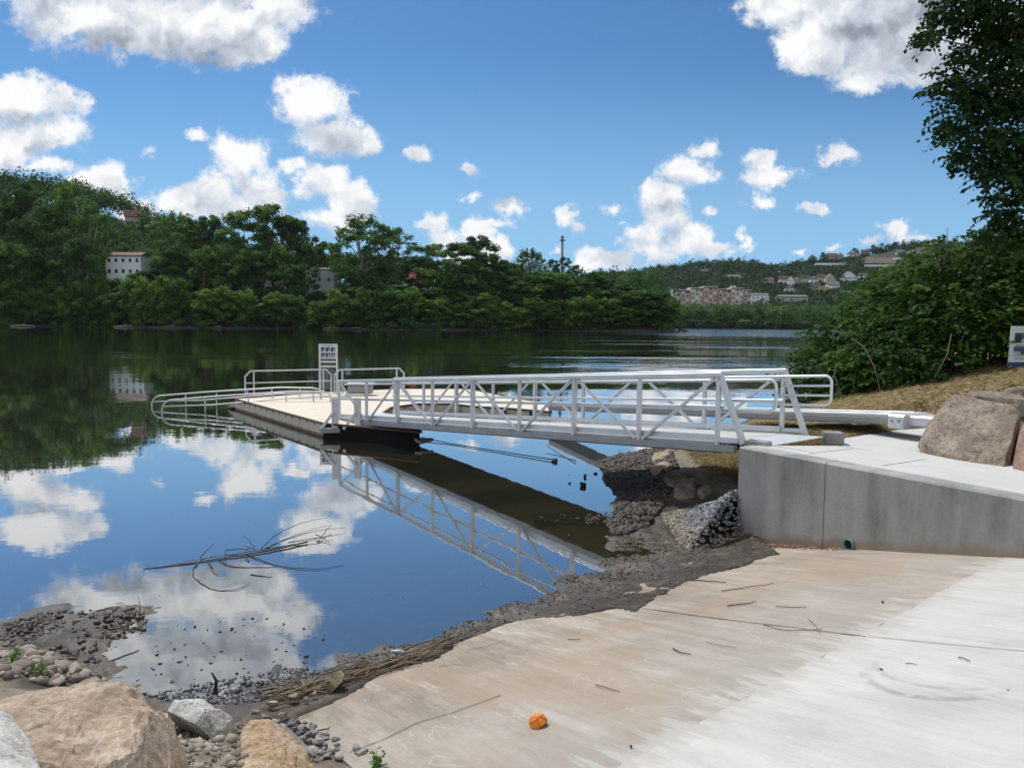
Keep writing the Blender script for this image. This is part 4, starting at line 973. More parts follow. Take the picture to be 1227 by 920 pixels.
# ---- houses
M_WIN = simple('far_window', (.03, .035, .045), .3, 0, .2)
ROOFC = {'grey': simple('roof_grey', (.17, .165, .16), .85), 'brown': simple('roof_brown', (.16, .10, .075), .85), 'red': simple('roof_red', (.30, .06, .06), .8), 'dark': simple('roof_dark', (.08, .08, .085), .85)}
WALLC = {'white': simple('paint_white', (.86, .86, .86), .75, 0, .05, .2), 'cream': simple('paint_cream', (.58, .53, .42), .8, 0, .08, .2), 'brick': simple('brick_red', (.52, .375, .31), .9, 0, .12, .3), 'grey': simple('paint_grey', (.40, .41, .41), .8, 0, .08, .2), 'yellow': simple('paint_yellow', (.56, .45, .20), .8, 0, .08, .2), 'tan': simple('stucco_tan', (.62, .57, .48), .85, 0, .06, .2), 'blue': simple('paint_blue', (.33, .42, .52), .8, 0, .08, .2)}
def house(label, x, y, z, w, dpt, h, rh, wall_c, roof_c, rz=0.0, wins=(3, 2), group=None, name='house', cat='house', gable='x', chimney=False):
    e = empty(name, (x, y, z), rz); tag(e, label, cat, group)
    m = MB(); m.bar((-w/2, 0, h/2 - 4), (w/2, 0, h/2 - 4), dpt, h + 8); body = m.build('wall', WALLC[wall_c], e)
    m = MB(); o = .4
    if rh > 0:
        if gable == 'x': vs = [(-w/2-o, -dpt/2-o, h), (w/2+o, -dpt/2-o, h), (w/2+o, dpt/2+o, h), (-w/2-o, dpt/2+o, h), (-w/2-o, 0, h+rh), (w/2+o, 0, h+rh)]; fs = [(0, 1, 5, 4), (2, 3, 4, 5), (0, 4, 3), (1, 2, 5), (3, 2, 1, 0)]
        else: vs = [(-w/2-o, -dpt/2-o, h), (w/2+o, -dpt/2-o, h), (w/2+o, dpt/2+o, h), (-w/2-o, dpt/2+o, h), (0, -dpt/2-o, h+rh), (0, dpt/2+o, h+rh)]; fs = [(0, 4, 5, 3), (1, 2, 5, 4), (0, 1, 4), (2, 3, 5), (3, 2, 1, 0)]
        if gable == 'y':
            g_ = MB(); g_.add([(-w/2, -dpt/2-.01, h), (w/2, -dpt/2-.01, h), (0, -dpt/2-.01, h+rh-.3)], [(0, 1, 2)]); g_.build('gable', WALLC[wall_c], e)
            fs = fs[:2] + fs[3:]
        m.add(vs, fs)
    else: m.bar((-w/2-.2, 0, h+.2), (w/2+.2, 0, h+.2), dpt+.4, .4)
    rf = m.build('roof', ROOFC[roof_c], e)
    if chimney: c = MB(); c.bar((w*.2, 0, h+rh*.3), (w*.2, 0, h+rh+1.2), .8, .8, (0, 1, 0)); c.build('chimney', WALLC['brick'], rf)
    nx, nz = wins
    for i in range(nx):
        for j in range(nz):
            cx = -w/2 + w * (i + .5) / nx; cz = h * (j + .55) / nz; ww = min(1.1, w / nx * .45); wh = min(1.5, h / nz * .5)
            m = MB(); m.add([(cx-ww/2, -dpt/2-.05, cz-wh/2), (cx+ww/2, -dpt/2-.05, cz-wh/2), (cx+ww/2, -dpt/2-.05, cz+wh/2), (cx-ww/2, -dpt/2-.05, cz+wh/2)], [(0, 1, 2, 3)]); m.build('window', M_WIN, e)
    return e
keep = []           # pixel boxes that the wood must not cover: (x0, y0, x1, y1, distance)
def house_px(label, x0, x1, ytop, ybot, zf, rng_, wall_c, roof_c, roof_frac=.3, **k):
    """house whose outline in the photo is this box, standing on the terrain where the ray lands"""
    if isinstance(rng_, (int, float)): Yh = rng_
    else:
        X_, Yh, _ = hit((x0+x1)/2, ybot, zf, *rng_)
    pl_ = pd(x0, ybot, Yh); pr_ = pd(x1, ybot, Yh); tp = pd((x0+x1)/2, ytop, Yh)
    w = pr_.x - pl_.x; H = tp.z - pl_.z; zb = pl_.z
    keep.append((x0 + .5, ytop - 1, x1 - .5, ybot - 1, Yh))
    return house(label, (pl_.x+pr_.x)/2, Yh + w * .3, zb, w, max(5, w * .6), H * (1 - roof_frac), H * roof_frac, wall_c, roof_c, **k)
house_px('long white two-storey house with brown roof behind the trees across the river', 127, 169, 301, 332, bank_z, 314, 'white', 'brown', .16, wins=(5, 2))
house_px('white building corner glimpsed through leaves, left of the long white house', 74, 103, 302, 330, bank_z, 316, 'white', 'grey', .15, wins=(3, 2))
house_px('pale grey building with flat roof between the riverside trees', 366, 400, 320, 350, bank_z, 312, 'grey', 'grey', .08, wins=(3, 1))
house_px('white shed seen low through the trees, left of the pale grey building', 346, 362, 338, 352, bank_z, 332, 'white', 'grey', .2, wins=(2, 1))
house_px('small building with a dark red roof between two tall riverside trees', 488, 512, 326, 352, bank_z, 350, 'grey', 'red', .32, wins=(2, 1))
house_px('brown-roofed house at the very top of the left wooded hill', 149, 166, 251, 276, bank_z, 408, 'brick', 'brown', .35, wins=(3, 1), chimney=True, rz=.35)
keep.append((370, 322, 398, 345, 312)); keep.append((492, 326, 511, 338, 350)); keep.append((131, 302, 167, 325, 314))
HS = [  # x0, x1, ytop, ybot, wall, roof, roof share, gable, label
 (917, 927, 332, 342, 'grey', 'grey', .4, 'x', 'small grey house alone at the left end of the hillside village'),
 (934, 945, 330, 341, 'white', 'brown', .45, 'x', 'white house with brown roof, first of the village row from the left'),
 (944, 952, 331, 345, 'white', 'grey', .4, 'y', 'tall narrow white house second in the village row'),
 (941, 951, 343, 351, 'white', 'dark', .3, 'x', 'white house lowest on the slope below the village row'),
 (952, 960, 332, 342, 'grey', 'grey', .35, 'y', 'grey house with front gable in the village row'),
 (960, 970, 329, 341, 'cream', 'dark', .4, 'x', 'cream house with dark roof in the middle of the village row'),
 (971, 980, 331, 341, 'white', 'grey', .4, 'x', 'white house with a wide grey roof in the village row'),
 (969, 983, 339, 350, 'brick', 'dark', .45, 'x', 'brick house with big dark roof below the village row'),
 (980, 990, 328, 340, 'tan', 'brown', .4, 'x', 'tan house with brown roof near the right of the village row'),
 (990, 1001, 328, 341, 'cream', 'grey', .4, 'y', 'cream gabled house at the right of the village row'),
 (982, 993, 343, 350, 'yellow', 'brown', .3, 'x', 'small yellow house on the lower edge of the village'),
 (992, 1006, 337, 348, 'white', 'grey', .35, 'x', 'broad white house with porch below the village row'),
 (1010, 1027, 325, 340, 'white', 'grey', .5, 'y', 'large white gabled house standing apart right of the village'),
 (1030, 1040, 327, 336, 'white', 'grey', .4, 'x', 'small white house farthest right of the village'),
 (992, 1004, 303, 314, 'brick', 'brown', .4, 'x', 'brick house under the skyline trees on the ridge'),
 (1003, 1011, 303, 313, 'grey', 'dark', .4, 'y', 'grey gabled house beside the brick one on the ridge'),
 (1018, 1031, 302, 310, 'white', 'grey', .35, 'x', 'white house standing out on the ridge line'),
 (1033, 1041, 299, 306, 'grey', 'dark', .4, 'x', 'low grey house on the ridge right of the white one'),
 (1075, 1083, 299, 305, 'grey', 'grey', .4, 'x', 'small grey house between round trees on the ridge'),
 (1090, 1100, 299, 306, 'white', 'grey', .4, 'y', 'pale house near the right end of the ridge'),
 (1100, 1112, 296, 306, 'tan', 'grey', .5, 'x', 'tan house with pointed roof at the right end of the ridge'),
 (868, 888, 329, 334, 'white', 'grey', .4, 'x', 'long low white house on the wooded slope above the apartments'),
 (838, 848, 323, 327, 'grey', 'grey', .5, 'x', 'grey roof showing high in the wood above the apartments'),
]
for (x0, x1, yt, yb, wc_, rc_, rf_, gb, lab) in HS:
    Yh = hit((x0 + x1) / 2, yb, hill_z, 650, 1225)[1] - 4
    house_px(lab, x0, x1, yt, yb, hill_z, Yh, wc_, rc_, rf_, gable=gb, wins=(2, 1) if x1 - x0 < 12 else (3, 2), group=None)
# low industrial buildings right of the apartments
house_px('long low white warehouse beside the brick apartment block', 900, 921, 351, 361, hill_z, 735, 'white', 'grey', .2, wins=(4, 1), name='warehouse', cat='warehouse')
house_px('low grey warehouse with a wide flat roof right of the white one', 935, 968, 353, 362, hill_z, 760, 'grey', 'grey', .25, wins=(4, 1), name='warehouse', cat='warehouse')
# retaining terraces on the ridge
for (x0, x1, y0, y1, lab) in ((977, 1012, 315.5, 318, 'pale retaining wall along the ridge road, the left one'), (1036, 1070, 317.5, 319.5, 'pale retaining wall below the brown terrace on the ridge'), (1070, 1082, 309, 311.5, 'short pale retaining wall above the brown terrace')):
    Yw = hit((x0+x1)/2, y1, hill_z, 800, 1228)[1] - 12; a_ = pd(x0, y1, Yw); c_ = pd(x1, y0, Yw); m = MB(); m.bar((a_.x, Yw, (a_.z+c_.z)/2), (c_.x, Yw, (a_.z+c_.z)/2), 1.0, c_.z - a_.z)
    o = m.build('retaining_wall', WALLC['white']); tag(o, lab, 'wall'); keep.append((x0, y0 - .5, x1, y1 + .3, Yw))
def terrace_mat():
    t = NT('terrace_soil'); n1 = t.noise(.05, 4); return t.done(t.pbr(t.ramp(n1, [(.38, (.085, .058, .042)), (.52, (.12, .085, .062)), (.62, (.07, .085, .035))]), .95))
a_, c_, b_, d_ = [Vector(hit(px_, py_, hill_z, 800, 1228)) + Vector((0, -4, 1.5)) for px_, py_ in ((1032, 317), (1078, 317), (1036, 309.5), (1078, 310.5))]
m = MB(); m.add([a_, c_, d_, b_, a_ + Vector((0, 0, -20)), c_ + Vector((0, 0, -20))], [(0, 1, 2, 3), (0, 4, 5, 1)]); tag(m.build('terrace', terrace_mat()), kind='structure'); keep.append((1036, 309, 1075, 317, b_.y))
# apartment block: brick and tan sections of different height and depth
ap = empty('apartment_block', (pd(808, 372, 720).x, 720, pd(808, 376, 720).z)); tag(ap, 'long five-storey apartment block of alternating brick and tan sections across the river', 'apartment block')
SEC = [(806.5, 815, 347, 'tan', 3), (815, 827, 348, 'brick', 1), (827, 843, 345.5, 'tan', 0), (843, 860, 344, 'brick', -2), (860, 876, 347, 'brick', 1), (876, 891, 345.5, 'tan', -1), (891, 900, 348, 'brick', 1)]
for (x0, x1, yt, c_, off) in SEC:
    Yb = 720 + off * 1.0; a_ = pd(x0, 378, Yb); b_ = pd(x1, yt, Yb); w = b_.x - a_.x; H = b_.z - a_.z
    m = MB(); m.bar((a_.x, Yb + 9, (a_.z+b_.z)/2 - 3), (b_.x, Yb + 9, (a_.z+b_.z)/2 - 3), 18, H + 6)
    s_ = m.build('wall_section', WALLC[c_]); s_.parent = ap; s_.matrix_parent_inverse = Matrix.Translation(-ap.location)
    m = MB(); m.bar((a_.x - .2, Yb + 9, b_.z + .35), (b_.x + .2, Yb + 9, b_.z + .35), 18.6, .7); o = m.build('roof_edge', WALLC['tan'], s_)
    nx = max(2, round(w / 3.8)); nz = 5; fl = 3.4
    for i in range(nx):
        for j in range(4 if nx > 3 else 5):
            cx = a_.x + w * (i + .5) / nx; cz = b_.z - 1.9 - j * fl
            m = MB(); m.add([(cx-.75, Yb-.06, cz-.8), (cx+.75, Yb-.06, cz-.8), (cx+.75, Yb-.06, cz+.8), (cx-.75, Yb-.06, cz+.8)], [(0, 1, 2, 3)]); m.build('window', M_WIN if (i + j) % 3 else WALLC['white'], s_)
for xx in (877.5, 881.5):
    a_ = pd(xx, 345, 722); m = MB(); m.bar((a_.x, 726, a_.z - .5), (a_.x, 726, a_.z + 2.4), 1.6, 1.6, (0, 1, 0)); o = m.build('chimney', WALLC['tan']); o.parent = ap; o.matrix_parent_inverse = Matrix.Translation(-ap.location)
keep += [(808, 345, 862, 369, 720), (862, 346, 874, 362, 720), (876, 345, 899, 360, 720)]
# smokestack / mast above the left bank trees
q = pd(674, 283, 520); m_ = empty('smokestack', (q.x, 520, bank_z(q.x, 520).item() if hasattr(bank_z(q.x, 520), 'item') else 0)); tag(m_, 'slender grey smokestack with a collar rising above the riverside trees', 'smokestack')
m = MB(); m.tube([(q.x, 520, 4), (q.x, 520, q.z - 1.2)], [1.05, .8], 12); part(m, 'shaft', simple('stack_grey', (.34, .36, .37), .8), m_)
m = MB(); m.tube([(q.x, 520, q.z - 3.2), (q.x, 520, q.z - 2.4)], [1.7, 1.7], 12); part(m, 'collar', simple('stack_dark', (.10, .11, .12), .8), m_)
m = MB(); m.tube([(q.x, 520, q.z - 1.4), (q.x, 520, q.z)], [.9, .9], 12); part(m, 'cap', simple('stack_dark2', (.10, .11, .12), .8), m_)

# ---- woods that read as one mass
def wood(name, X, Y, Z, rad, hgt, nq, qs_, seed, mat, label):
    rng = np.random.default_rng(seed); n = len(X)
    cx, cb = project(X, Y, Z); ok = np.ones(n, bool); hgt = hgt.copy()
    for (x0, y0, x1, y1, Yk) in keep:
        rp = rad / Y * FPX * .55; front_ = (cx > x0 - rp) & (cx < x1 + rp) & (Y < Yk + 4)
        room = (cb - (y1 - (y1 - y0) * .25)) * Y / FPX * .95            # height the tree may have before it hides the house
        hgt = np.where(front_, np.minimum(hgt, room), hgt); rad = np.where(front_, np.minimum(rad, np.maximum(hgt * .6, 1.5)), rad)
        ok &= ~((cx > x0 - 1) & (cx < x1 + 1) & (np.abs(Y - Yk - 3) < 9))
    ok &= hgt > 2.2
    X, Y, Z, rad, hgt = X[ok], Y[ok], Z[ok], rad[ok], hgt[ok]; n = len(X)
    m = n * nq; k = np.repeat(np.arange(n), nq)
    nl = 5; lo = rng.normal(size=(n, nl, 3)) * np.array([.42, .42, .25]); li = rng.integers(0, nl, m)
    dr = rng.normal(size=(m, 3)); dr /= np.linalg.norm(dr, axis=1, keepdims=True)
    dr[:, 2] = np.abs(dr[:, 2]) * 1.0 - .25
    C = np.stack([X[k], Y[k], Z[k] + hgt[k] * .58], 1) + (lo[k, li] + dr * .52) * np.stack([rad[k], rad[k], hgt[k] * .5], 1)
    Nn = dr * .8 + np.array([0, 0, .6]) + rng.normal(size=(m, 3)) * .4; Nn /= np.linalg.norm(Nn, axis=1, keepdims=True)
    V = quads(C, Nn, qs_ * rng.uniform(.6, 1.4, m), rng, 1.2)
    tone = rng.random(n)[k] * .55 + rng.random((n, nl))[k, li] * .2 + rng.random(m) * .25
    o = npmesh(name, V, np.arange(len(V)).reshape(-1, 4), mat, False, None, np.repeat(tone, 4))
    return tag(o, label, 'woodland', None, 'stuff')
rng = np.random.default_rng(11)
def scatter(x0, x1, y0, y1, st):
    A, B = np.meshgrid(np.arange(x0, x1, st), np.arange(y0, y1, st)); A = A.ravel() + rng.uniform(-.5, .5, A.size) * st; B = B.ravel() + rng.uniform(-.5, .5, B.size) * st; return A, B
X, Y = scatter(-420, -55, 322, 450, 6.5); Z = bank_z(X, Y)
wood('hill_woodland', X, Y, Z, rng.uniform(3.5, 6, len(X)), rng.uniform(12, 19, len(X)), 170, 1.0, 3, M_LF['dark'], 'dense dark green wood covering the hill on the left bank behind the riverside trees')
X, Y = scatter(-60, 110, 322, 520, 9); Z = bank_z(X, Y); k = (X < 60) | (Y > 288 + (X - 62) * 5 + 8); X, Y, Z = X[k], Y[k], Z[k]
wood('low_woodland', X, Y, Z, rng.uniform(4, 6.5, len(X)), rng.uniform(11, 18, len(X)), 110, 1.1, 4, M_LF['dark'], 'lower wood on the far bank behind the middle riverside trees, thinning towards the river bend')
X, Y = scatter(40, 900, 600, 1300, 11); k = (X / Y > .10) & (X / Y < .66); X, Y = X[k], Y[k]; Z = hill_z(X, Y)
wood('distant_woodland', X, Y, Z, rng.uniform(5, 8, len(X)), rng.uniform(8, 17, len(X)), 60, 2.1, 5, M_LF['far'], 'distant wooded hillside around the village and up to the ridge')
X, Y = scatter(60, 330, 566, 640, 8); k = X / Y < .5; X, Y = X[k], Y[k]; Z = hill_z(X, Y)
wood('riverside_woodland', X, Y, Z, rng.uniform(4.5, 8, len(X)), rng.uniform(11, 19, len(X)), 150, 1.4, 6, M_LF['dark'], 'band of green trees along the water below the apartment block')
X, Y = scatter(40, 400, 560, 569, 4.5); Z = hill_z(X, Y) - 1.0
wood('shoreline_bushes', X, Y, Z, rng.uniform(3, 5, len(X)), rng.uniform(5, 8, len(X)), 110, 1.2, 7, M_LF['far'], 'low bushes lining the far waterline below the apartment block')
X, Y = scatter(-420, 66, 281, 312, 4.5); Z = bank_z(X, Y) - 1.6; yy_ = 288 + 6 * np.sin(X * .021) + 3 * np.sin(X * .07 + 1); k = (Y > yy_ + .3); X, Y, Z = X[k], Y[k], Z[k]
wood('undergrowth', X, Y, Z, rng.uniform(2.2, 3.6, len(X)), rng.uniform(3.5, 6.5, len(X)), 90, .8, 8, M_LF['dark'], 'low undergrowth between the riverside trees along the far bank')
# round skyline trees on the ridge: one can tell them apart
def far_tree(label, px, pt, pb, Yt, kind, w, seed, mat='dark', nleaf=500, leaf=1.3):
    a_ = pd(px, pb, Yt); t_ = pd(px, pt, Yt); h = t_.z - a_.z
    e = make_tree(h, w, kind, seed, mat, nleaf, leaf); e.location = a_; tag(e, label, 'tree'); return e
for i, (px, pt, pb, w, lab) in enumerate([(1046, 293.5, 307, 13, 'round dark tree on the ridge, left of the group of four'), (1057, 291.5, 306, 13, 'pointed dark tree second in the ridge group'), (1072, 291, 304, 15, 'wide round dark tree third in the ridge group'), (1093, 290.5, 304, 17, 'largest round tree, alone at the right of the ridge group'), (1024, 298, 306, 14, 'flat-topped tree behind the white house on the ridge'), (986, 302.5, 314, 10, 'small round tree left of the ridge houses')]):
    far_tree(lab, px, pt, pb, 1185, 'broad', w, 60 + i)

# ---- riverside trees, each its own object
protos = {}
def proto(key):
    if key not in protos:
        K = {'A': (26, 17, 'broad', 1, 'mid', 8500, .58), 'B': (27, 15, 'tall', 2, 'dark', 8500, .56), 'C': (29, 16, 'open', 3, 'mid', 7000, .56), 'D': (15, 13, 'shrub', 4, 'bright', 5000, .55),
             'E': (24, 18, 'broad', 5, 'dark', 8500, .60), 'F': (12, 12, 'shrub', 6, 'mid', 4200, .55), 'G': (20, 13, 'tall', 7, 'bright', 5600, .56), 'H': (22, 9, 'open', 8, 'dark', 2600, .52)}[key]
        protos[key] = (make_tree(*K[:5], nleaf=K[5], leaf=K[6]), K[0], K[1])
    return protos[key]
used_p = set()
def plant(key, px, top, Yt, wpx=None, label=None, group=None, rz=None, cat='tree', base=None):
    P_, h, w = proto(key)
    if key in used_p: e = copy_tree(P_)
    else: e = P_; used_p.add(key)
    t_ = pd(px, top, Yt); zb = float(np.asarray(bank_z(t_.x, Yt)).reshape(-1)[0]) - .3 if base is None else base
    s_ = (t_.z - zb) / (h * 1.07); sx_ = s_ if wpx is None else (wpx / FPX * Yt) / w
    e.location = (t_.x, Yt, zb); e.scale = (sx_, sx_, s_); e.rotation_euler = (0, 0, rnd2.uniform(0, 6.28) if rz is None else rz)
    tag(e, label, cat, group); return e
rnd2 = random.Random(21)
BIG = [('B', 30, 205, 325, 70, 'tall dark tree highest on the left edge of the far bank'), ('C', 78, 208, 322, 75, 'tall loose-crowned tree with pale branches near the left edge of the far bank'),
 ('C', 106, 232, 312, 56, 'airy pale-limbed tree in front of the white house'), ('E', 5, 222, 330, 80, 'broad dark tree cut by the left edge of the far bank'), ('A', 55, 240, 312, 80, 'broad green tree below the tallest ones at the left'),
 ('C', 212, 246, 322, 66, 'flat-topped open tree right of the dip in the skyline'), ('B', 252, 250, 326, 60, 'dark rounded tree between the open one and the tallest group'), ('A', 292, 246, 318, 70, 'dense tree left of the highest middle crown'),
 ('A', 326, 238, 322, 78, 'broad leafy tree forming the highest middle crown of the far bank'), ('B', 356, 256, 332, 56, 'dark tree stepping down right of the highest middle crown'), ('E', 388, 285, 345, 50, 'low dark crown in front of the skyline dip'),
 ('C', 432, 250, 312, 84, 'big airy tree standing out against the sky, over the pale grey building'), ('C', 470, 266, 318, 66, 'feathery tree leaning right of the big airy one'), ('A', 548, 286, 308, 84, 'broad tree right of the red-roofed building'),
 ('B', 574, 275, 314, 64, 'dark tree with the high rounded top, middle of the far bank'), ('E', 600, 305, 318, 60, 'spreading dark tree below the high rounded top'), ('C', 634, 293, 322, 44, 'round-headed tree with sky showing through, left of the smokestack'),
 ('H', 662, 305, 330, 26, 'thin see-through tree left of the smokestack foot'), ('H', 676, 302, 334, 24, 'thin see-through tree in front of the smokestack foot'), ('H', 690, 313, 338, 22, 'short thin tree right of the smokestack'),
 ('A', 655, 322, 306, 84, 'massive full tree reaching down to the water, below the smokestack'), ('B', 712, 322, 322, 52, 'dark tree where the left bank trees begin to drop'), ('E', 735, 340, 318, 60, 'wide dark tree near the end of the left bank'),
 ('B', 500, 302, 322, 40, 'dark tree in the low part of the skyline right of the airy ones'), ('A', 524, 288, 318, 56, 'full tree left of the high rounded top, above the red-roofed building'), ('E', 616, 312, 326, 50, 'dark crown between the spreading tree and the round-headed one'),
 ('B', 726, 330, 326, 46, 'tall dark tree stepping down on the right of the left bank'), ('A', 750, 338, 320, 52, 'full tree closing the gap before the left bank point'), ('E', 780, 345, 314, 50, 'broad dark tree just before the left bank point'), ('B', 342, 250, 328, 60, 'dark tree tucked right of the highest middle crown'), ('A', 230, 258, 326, 60, 'leafy tree between the open tree and the dark rounded one'),
 ('G', 765, 348, 312, 46, 'rounded tree next to last on the left bank point'), ('B', 792, 347, 306, 38, 'last tall tree on the point of the left bank'), ('G', 806, 357, 300, 26, 'small tree at the very tip of the left bank point')]
for (k, px, top, Yt, wpx, lab) in BIG: plant(k, px, top, Yt, wpx, lab)
gA = 'riverside trees of the middle row'; gB = 'bushy trees along the far waterline'
x = -15
while x < 800:
    k = rnd2.choice('AEGBA'); top = np.interp(x, [-15, 90, 120, 170, 200, 300, 420, 500, 600, 700, 800], [278, 285, 332, 336, 288, 284, 318, 338, 325, 338, 362]) + rnd2.uniform(-12, 12)
    if 120 < x < 172: top = max(top, 331)
    if 360 < x < 402: top = max(top, 347)
    if 484 < x < 514: top = max(top, 340)
    plant(k, x, top, 303 + rnd2.uniform(-3, 6), rnd2.uniform(42, 62), 'leafy tree in the middle row of the far bank', gA)
    x += rnd2.uniform(17, 26)
x = -10
while x < 812:
    k = rnd2.choice('DFDFG'); top = np.interp(x, [-10, 60, 180, 300, 500, 700, 812], [325, 345, 335, 352, 352, 358, 372]) + rnd2.uniform(-10, 12)
    sh = 288 + 6 * math.sin((x - 613) * .315 * .021) + 1.5
    plant(k, x, top, sh + rnd2.uniform(1, 6), rnd2.uniform(32, 50), 'bushy low tree hanging over the far waterline', gB)
    x += rnd2.uniform(11, 19)
# fallen pale logs along the far waterline
M_LOG = simple('pale_driftwood', (.36, .31, .25), .9, 0, .2)
for i, (px, L_, lab) in enumerate([(30, 9, 'pale fallen log on the far waterline at the left edge'), (150, 7, 'pale log on the far waterline below the white house'), (208, 8, 'pair-like pale log right of the white house on the far waterline'), (262, 6, 'short pale log on the far waterline below the highest trees'), (430, 8, 'pale log on the far waterline below the big airy tree'), (450, 5, 'short pale log beside a longer one below the big airy tree'), (398, 6, 'pale log on the far waterline below the grey building')]):
    q = pd(px, 390, 286); m = MB(); a_ = rnd2.uniform(-.15, .15)
    m.tube([(q.x - L_/2, 284.5, .25), (q.x, 284.2, .45), (q.x + L_/2, 284.8, .35 + a_)], [.22, .28, .12], 7); m.tube([(q.x, 284.2, .4), (q.x + 1.6, 284.0, 1.3)], [.12, .05], 5)
    tag(m.build('driftwood_log', M_LOG, smooth=True), lab, 'log')
# ------------------------------------------------------------------ near vegetation
def cluster_leaves(name, cl, dens, size, seed, mat, parent, droop=.25, flatn=.9, shell=0.0, up=.7):
    """cl: (centre, radius vec). leaves in twig sprays inside each cluster"""
    rng = np.random.default_rng(seed); Cs = []; Ns = []; Ts = []; tone = []
    for c, r in cl:
        c = np.array(c); r = np.array(r if hasattr(r, '__len__') else (r, r, r * .8)); vol = r[0] * r[1] * r[2]
        nsp = max(6, int(dens * (vol ** .72)))
        d = rng.normal(size=(nsp, 3)); d /= np.linalg.norm(d, axis=1, keepdims=True); rad = (shell + (1 - shell) * rng.random((nsp, 1)) ** .5) * (1 + .12 * rng.normal(size=(nsp, 1)))
        P = c + d * r * rad; lt = rng.random()
        for p, dd in zip(P, d):
            out = np.array([dd[0], dd[1], .15 - droop]) + rng.normal(size=3) * .35; out /= np.linalg.norm(out)
            k = rng.integers(6, 11); tpos = np.linspace(0, 1, k); L = size * rng.uniform(2.0, 3.4)
            sd = np.cross(out, [0, 0, 1.0]); sd /= np.linalg.norm(sd) + 1e-9
            q = p + out * tpos[:, None] * L + sd * (np.where(np.arange(k) % 2, 1, -1)[:, None] * size * .42) + np.array([0, 0, -1.0]) * (tpos[:, None] ** 2) * L * .35
            Cs.append(q); nn = np.array([0, 0, up]) + dd * (1 - up) + rng.normal(size=(k, 3)) * .33; Ns.append(nn)
            Ts.append(np.where(np.arange(k) % 2, 1, -1)[:, None] * sd * .8 + out * .6 + np.array([0, 0, -.35])); tone.append(np.clip(lt * .42 + rng.random() * .33 + rng.random(k) * .25, 0, 1))
    C = np.concatenate(Cs); Nn = np.concatenate(Ns); T = np.concatenate(Ts); tone = np.concatenate(tone)
    Nn /= np.linalg.norm(Nn, axis=1, keepdims=True)
    V = quads(C, Nn, size * rng.uniform(.65, 1.3, len(C)), rng, .95, .0, T)
    # a folded leaf: 4 corners + lifted midrib is enough at this size
    return npmesh(name, V, np.arange(len(V)).reshape(-1, 4), mat, False, parent, np.repeat(tone, 4))
def lob(L): return [((lambda p: (p.x, p.y, p.z))(pd(a, b, Y_)), r) for a, b, Y_, r in L]
M_KN = leaf_mat('thicket_leaves', [(0, (.016, .044, .010)), (.5, (.040, .098, .018)), (.8, (.10, .19, .030)), (1, (.19, .28, .045))], .42, .6, 0, .10)
M_MAP = leaf_mat('maple_leaves', [(0, (.010, .028, .008)), (.5, (.024, .056, .014)), (1, (.055, .105, .024))], .14, .6, 0, .08)
M_TWIG = simple('twig_bark', (.16, .12, .085), .9, 0, .3, 6)
def shrub(label, L, seed, dens, base_px, stems):
    cl = lob(L); c0 = cl[0][0]; gx = np.mean([c[0][0] for c in cl]); gy = np.mean([c[0][1] for c in cl]); gz0 = terr1(gx, gy)
    e = empty('shrub', (gx, gy, gz0)); tag(e, label, 'shrub', 'thicket shrubs on the right bank')
    f = cluster_leaves('foliage', cl, dens * .82, .135, seed, M_KN, e, shell=.45); f.matrix_parent_inverse = Matrix.Translation(-e.location)
    rs = random.Random(seed)
    for k in range(stems):
        c, r = rs.choice(cl); bx, by = gx + rs.uniform(-.8, .8), gy + rs.uniform(-.6, .6)
        bz = terr1(bx, by); top = Vector((c[0] + rs.uniform(-.5, .5) * r, c[1], c[2] + r * .4)); m = MB()
        m.tube([(bx, by, bz - .1), (bx + (top.x - bx) * .25, by + (top.y - by) * .2, bz + (top.z - bz) * .55), top], [.022, .016, .006], 5)
        o = m.build('stem', M_TWIG, e, smooth=True); o.matrix_parent_inverse = Matrix.Translation(-e.location)
    return e
shrub('leafy thicket at the left, leaning out over the river behind the gangway end', [(972,452,20,.85),(962,478,19.5,.6),(998,430,19,.95),(996,470,18,.85),(984,408,20.5,.55),(1015,410,19.5,.85),(1010,488,17.5,.5),(980,440,21,.8),(1018,450,18.5,.9)], 1, 190, None, 10)
shrub('leafy thicket second from the left, rising behind the grassy crest', [(1040,392,19,1.0),(1042,440,17.5,1.0),(1030,470,17.2,.75),(1066,372,18.5,1.0),(1072,425,17,1.05),(1058,462,16.6,.6),(1050,350,19.8,.6),(1085,395,18,.9),(1086,450,16.4,.55)], 2, 190, None, 10)
shrub('tall leafy thicket in the middle of the bank growth, behind the straw slope', [(1102,345,18.5,1.0),(1108,395,17.2,1.15),(1112,436,16.3,.65),(1142,328,18,1.0),(1150,375,17.2,1.15),(1148,420,16.4,.75),(1085,330,19.5,.6),(1128,308,19,.55)], 3, 190, None, 10)
shrub('tallest leafy thicket at the right, behind the white information board', [(1180,322,17.5,1.0),(1190,368,17,1.15),(1186,410,16.7,.75),(1222,312,17.5,1.0),(1240,362,17,1.2),(1232,405,17,.8),(1270,330,17,1.3),(1280,390,17,1.2),(1165,302,18.5,.5),(1205,296,18,.5)], 4, 190, None, 10)
# bare dead stalks standing above the thicket
ds = empty('dead_stalks', pd(1136, 330, 18)); tag(ds, 'thin bare dead stalks sticking up above the thicket against the sky', 'plant')
for (x0, y0, x1, y1) in ((1133,305,1135,272),(1141,305,1148,285),(1127,305,1125,290),(1150,303,1156,294)):
    a_ = pd(x0, y0 + 12, 18); b_ = pd(x1, y1, 18); m = MB(); m.tube([a_, a_.lerp(b_, .5) + Vector((.02, 0, 0)), b_], [.016, .012, .004], 5); o = m.build('stalk', M_TWIG, ds); o.matrix_parent_inverse = Matrix.Translation(-ds.location)
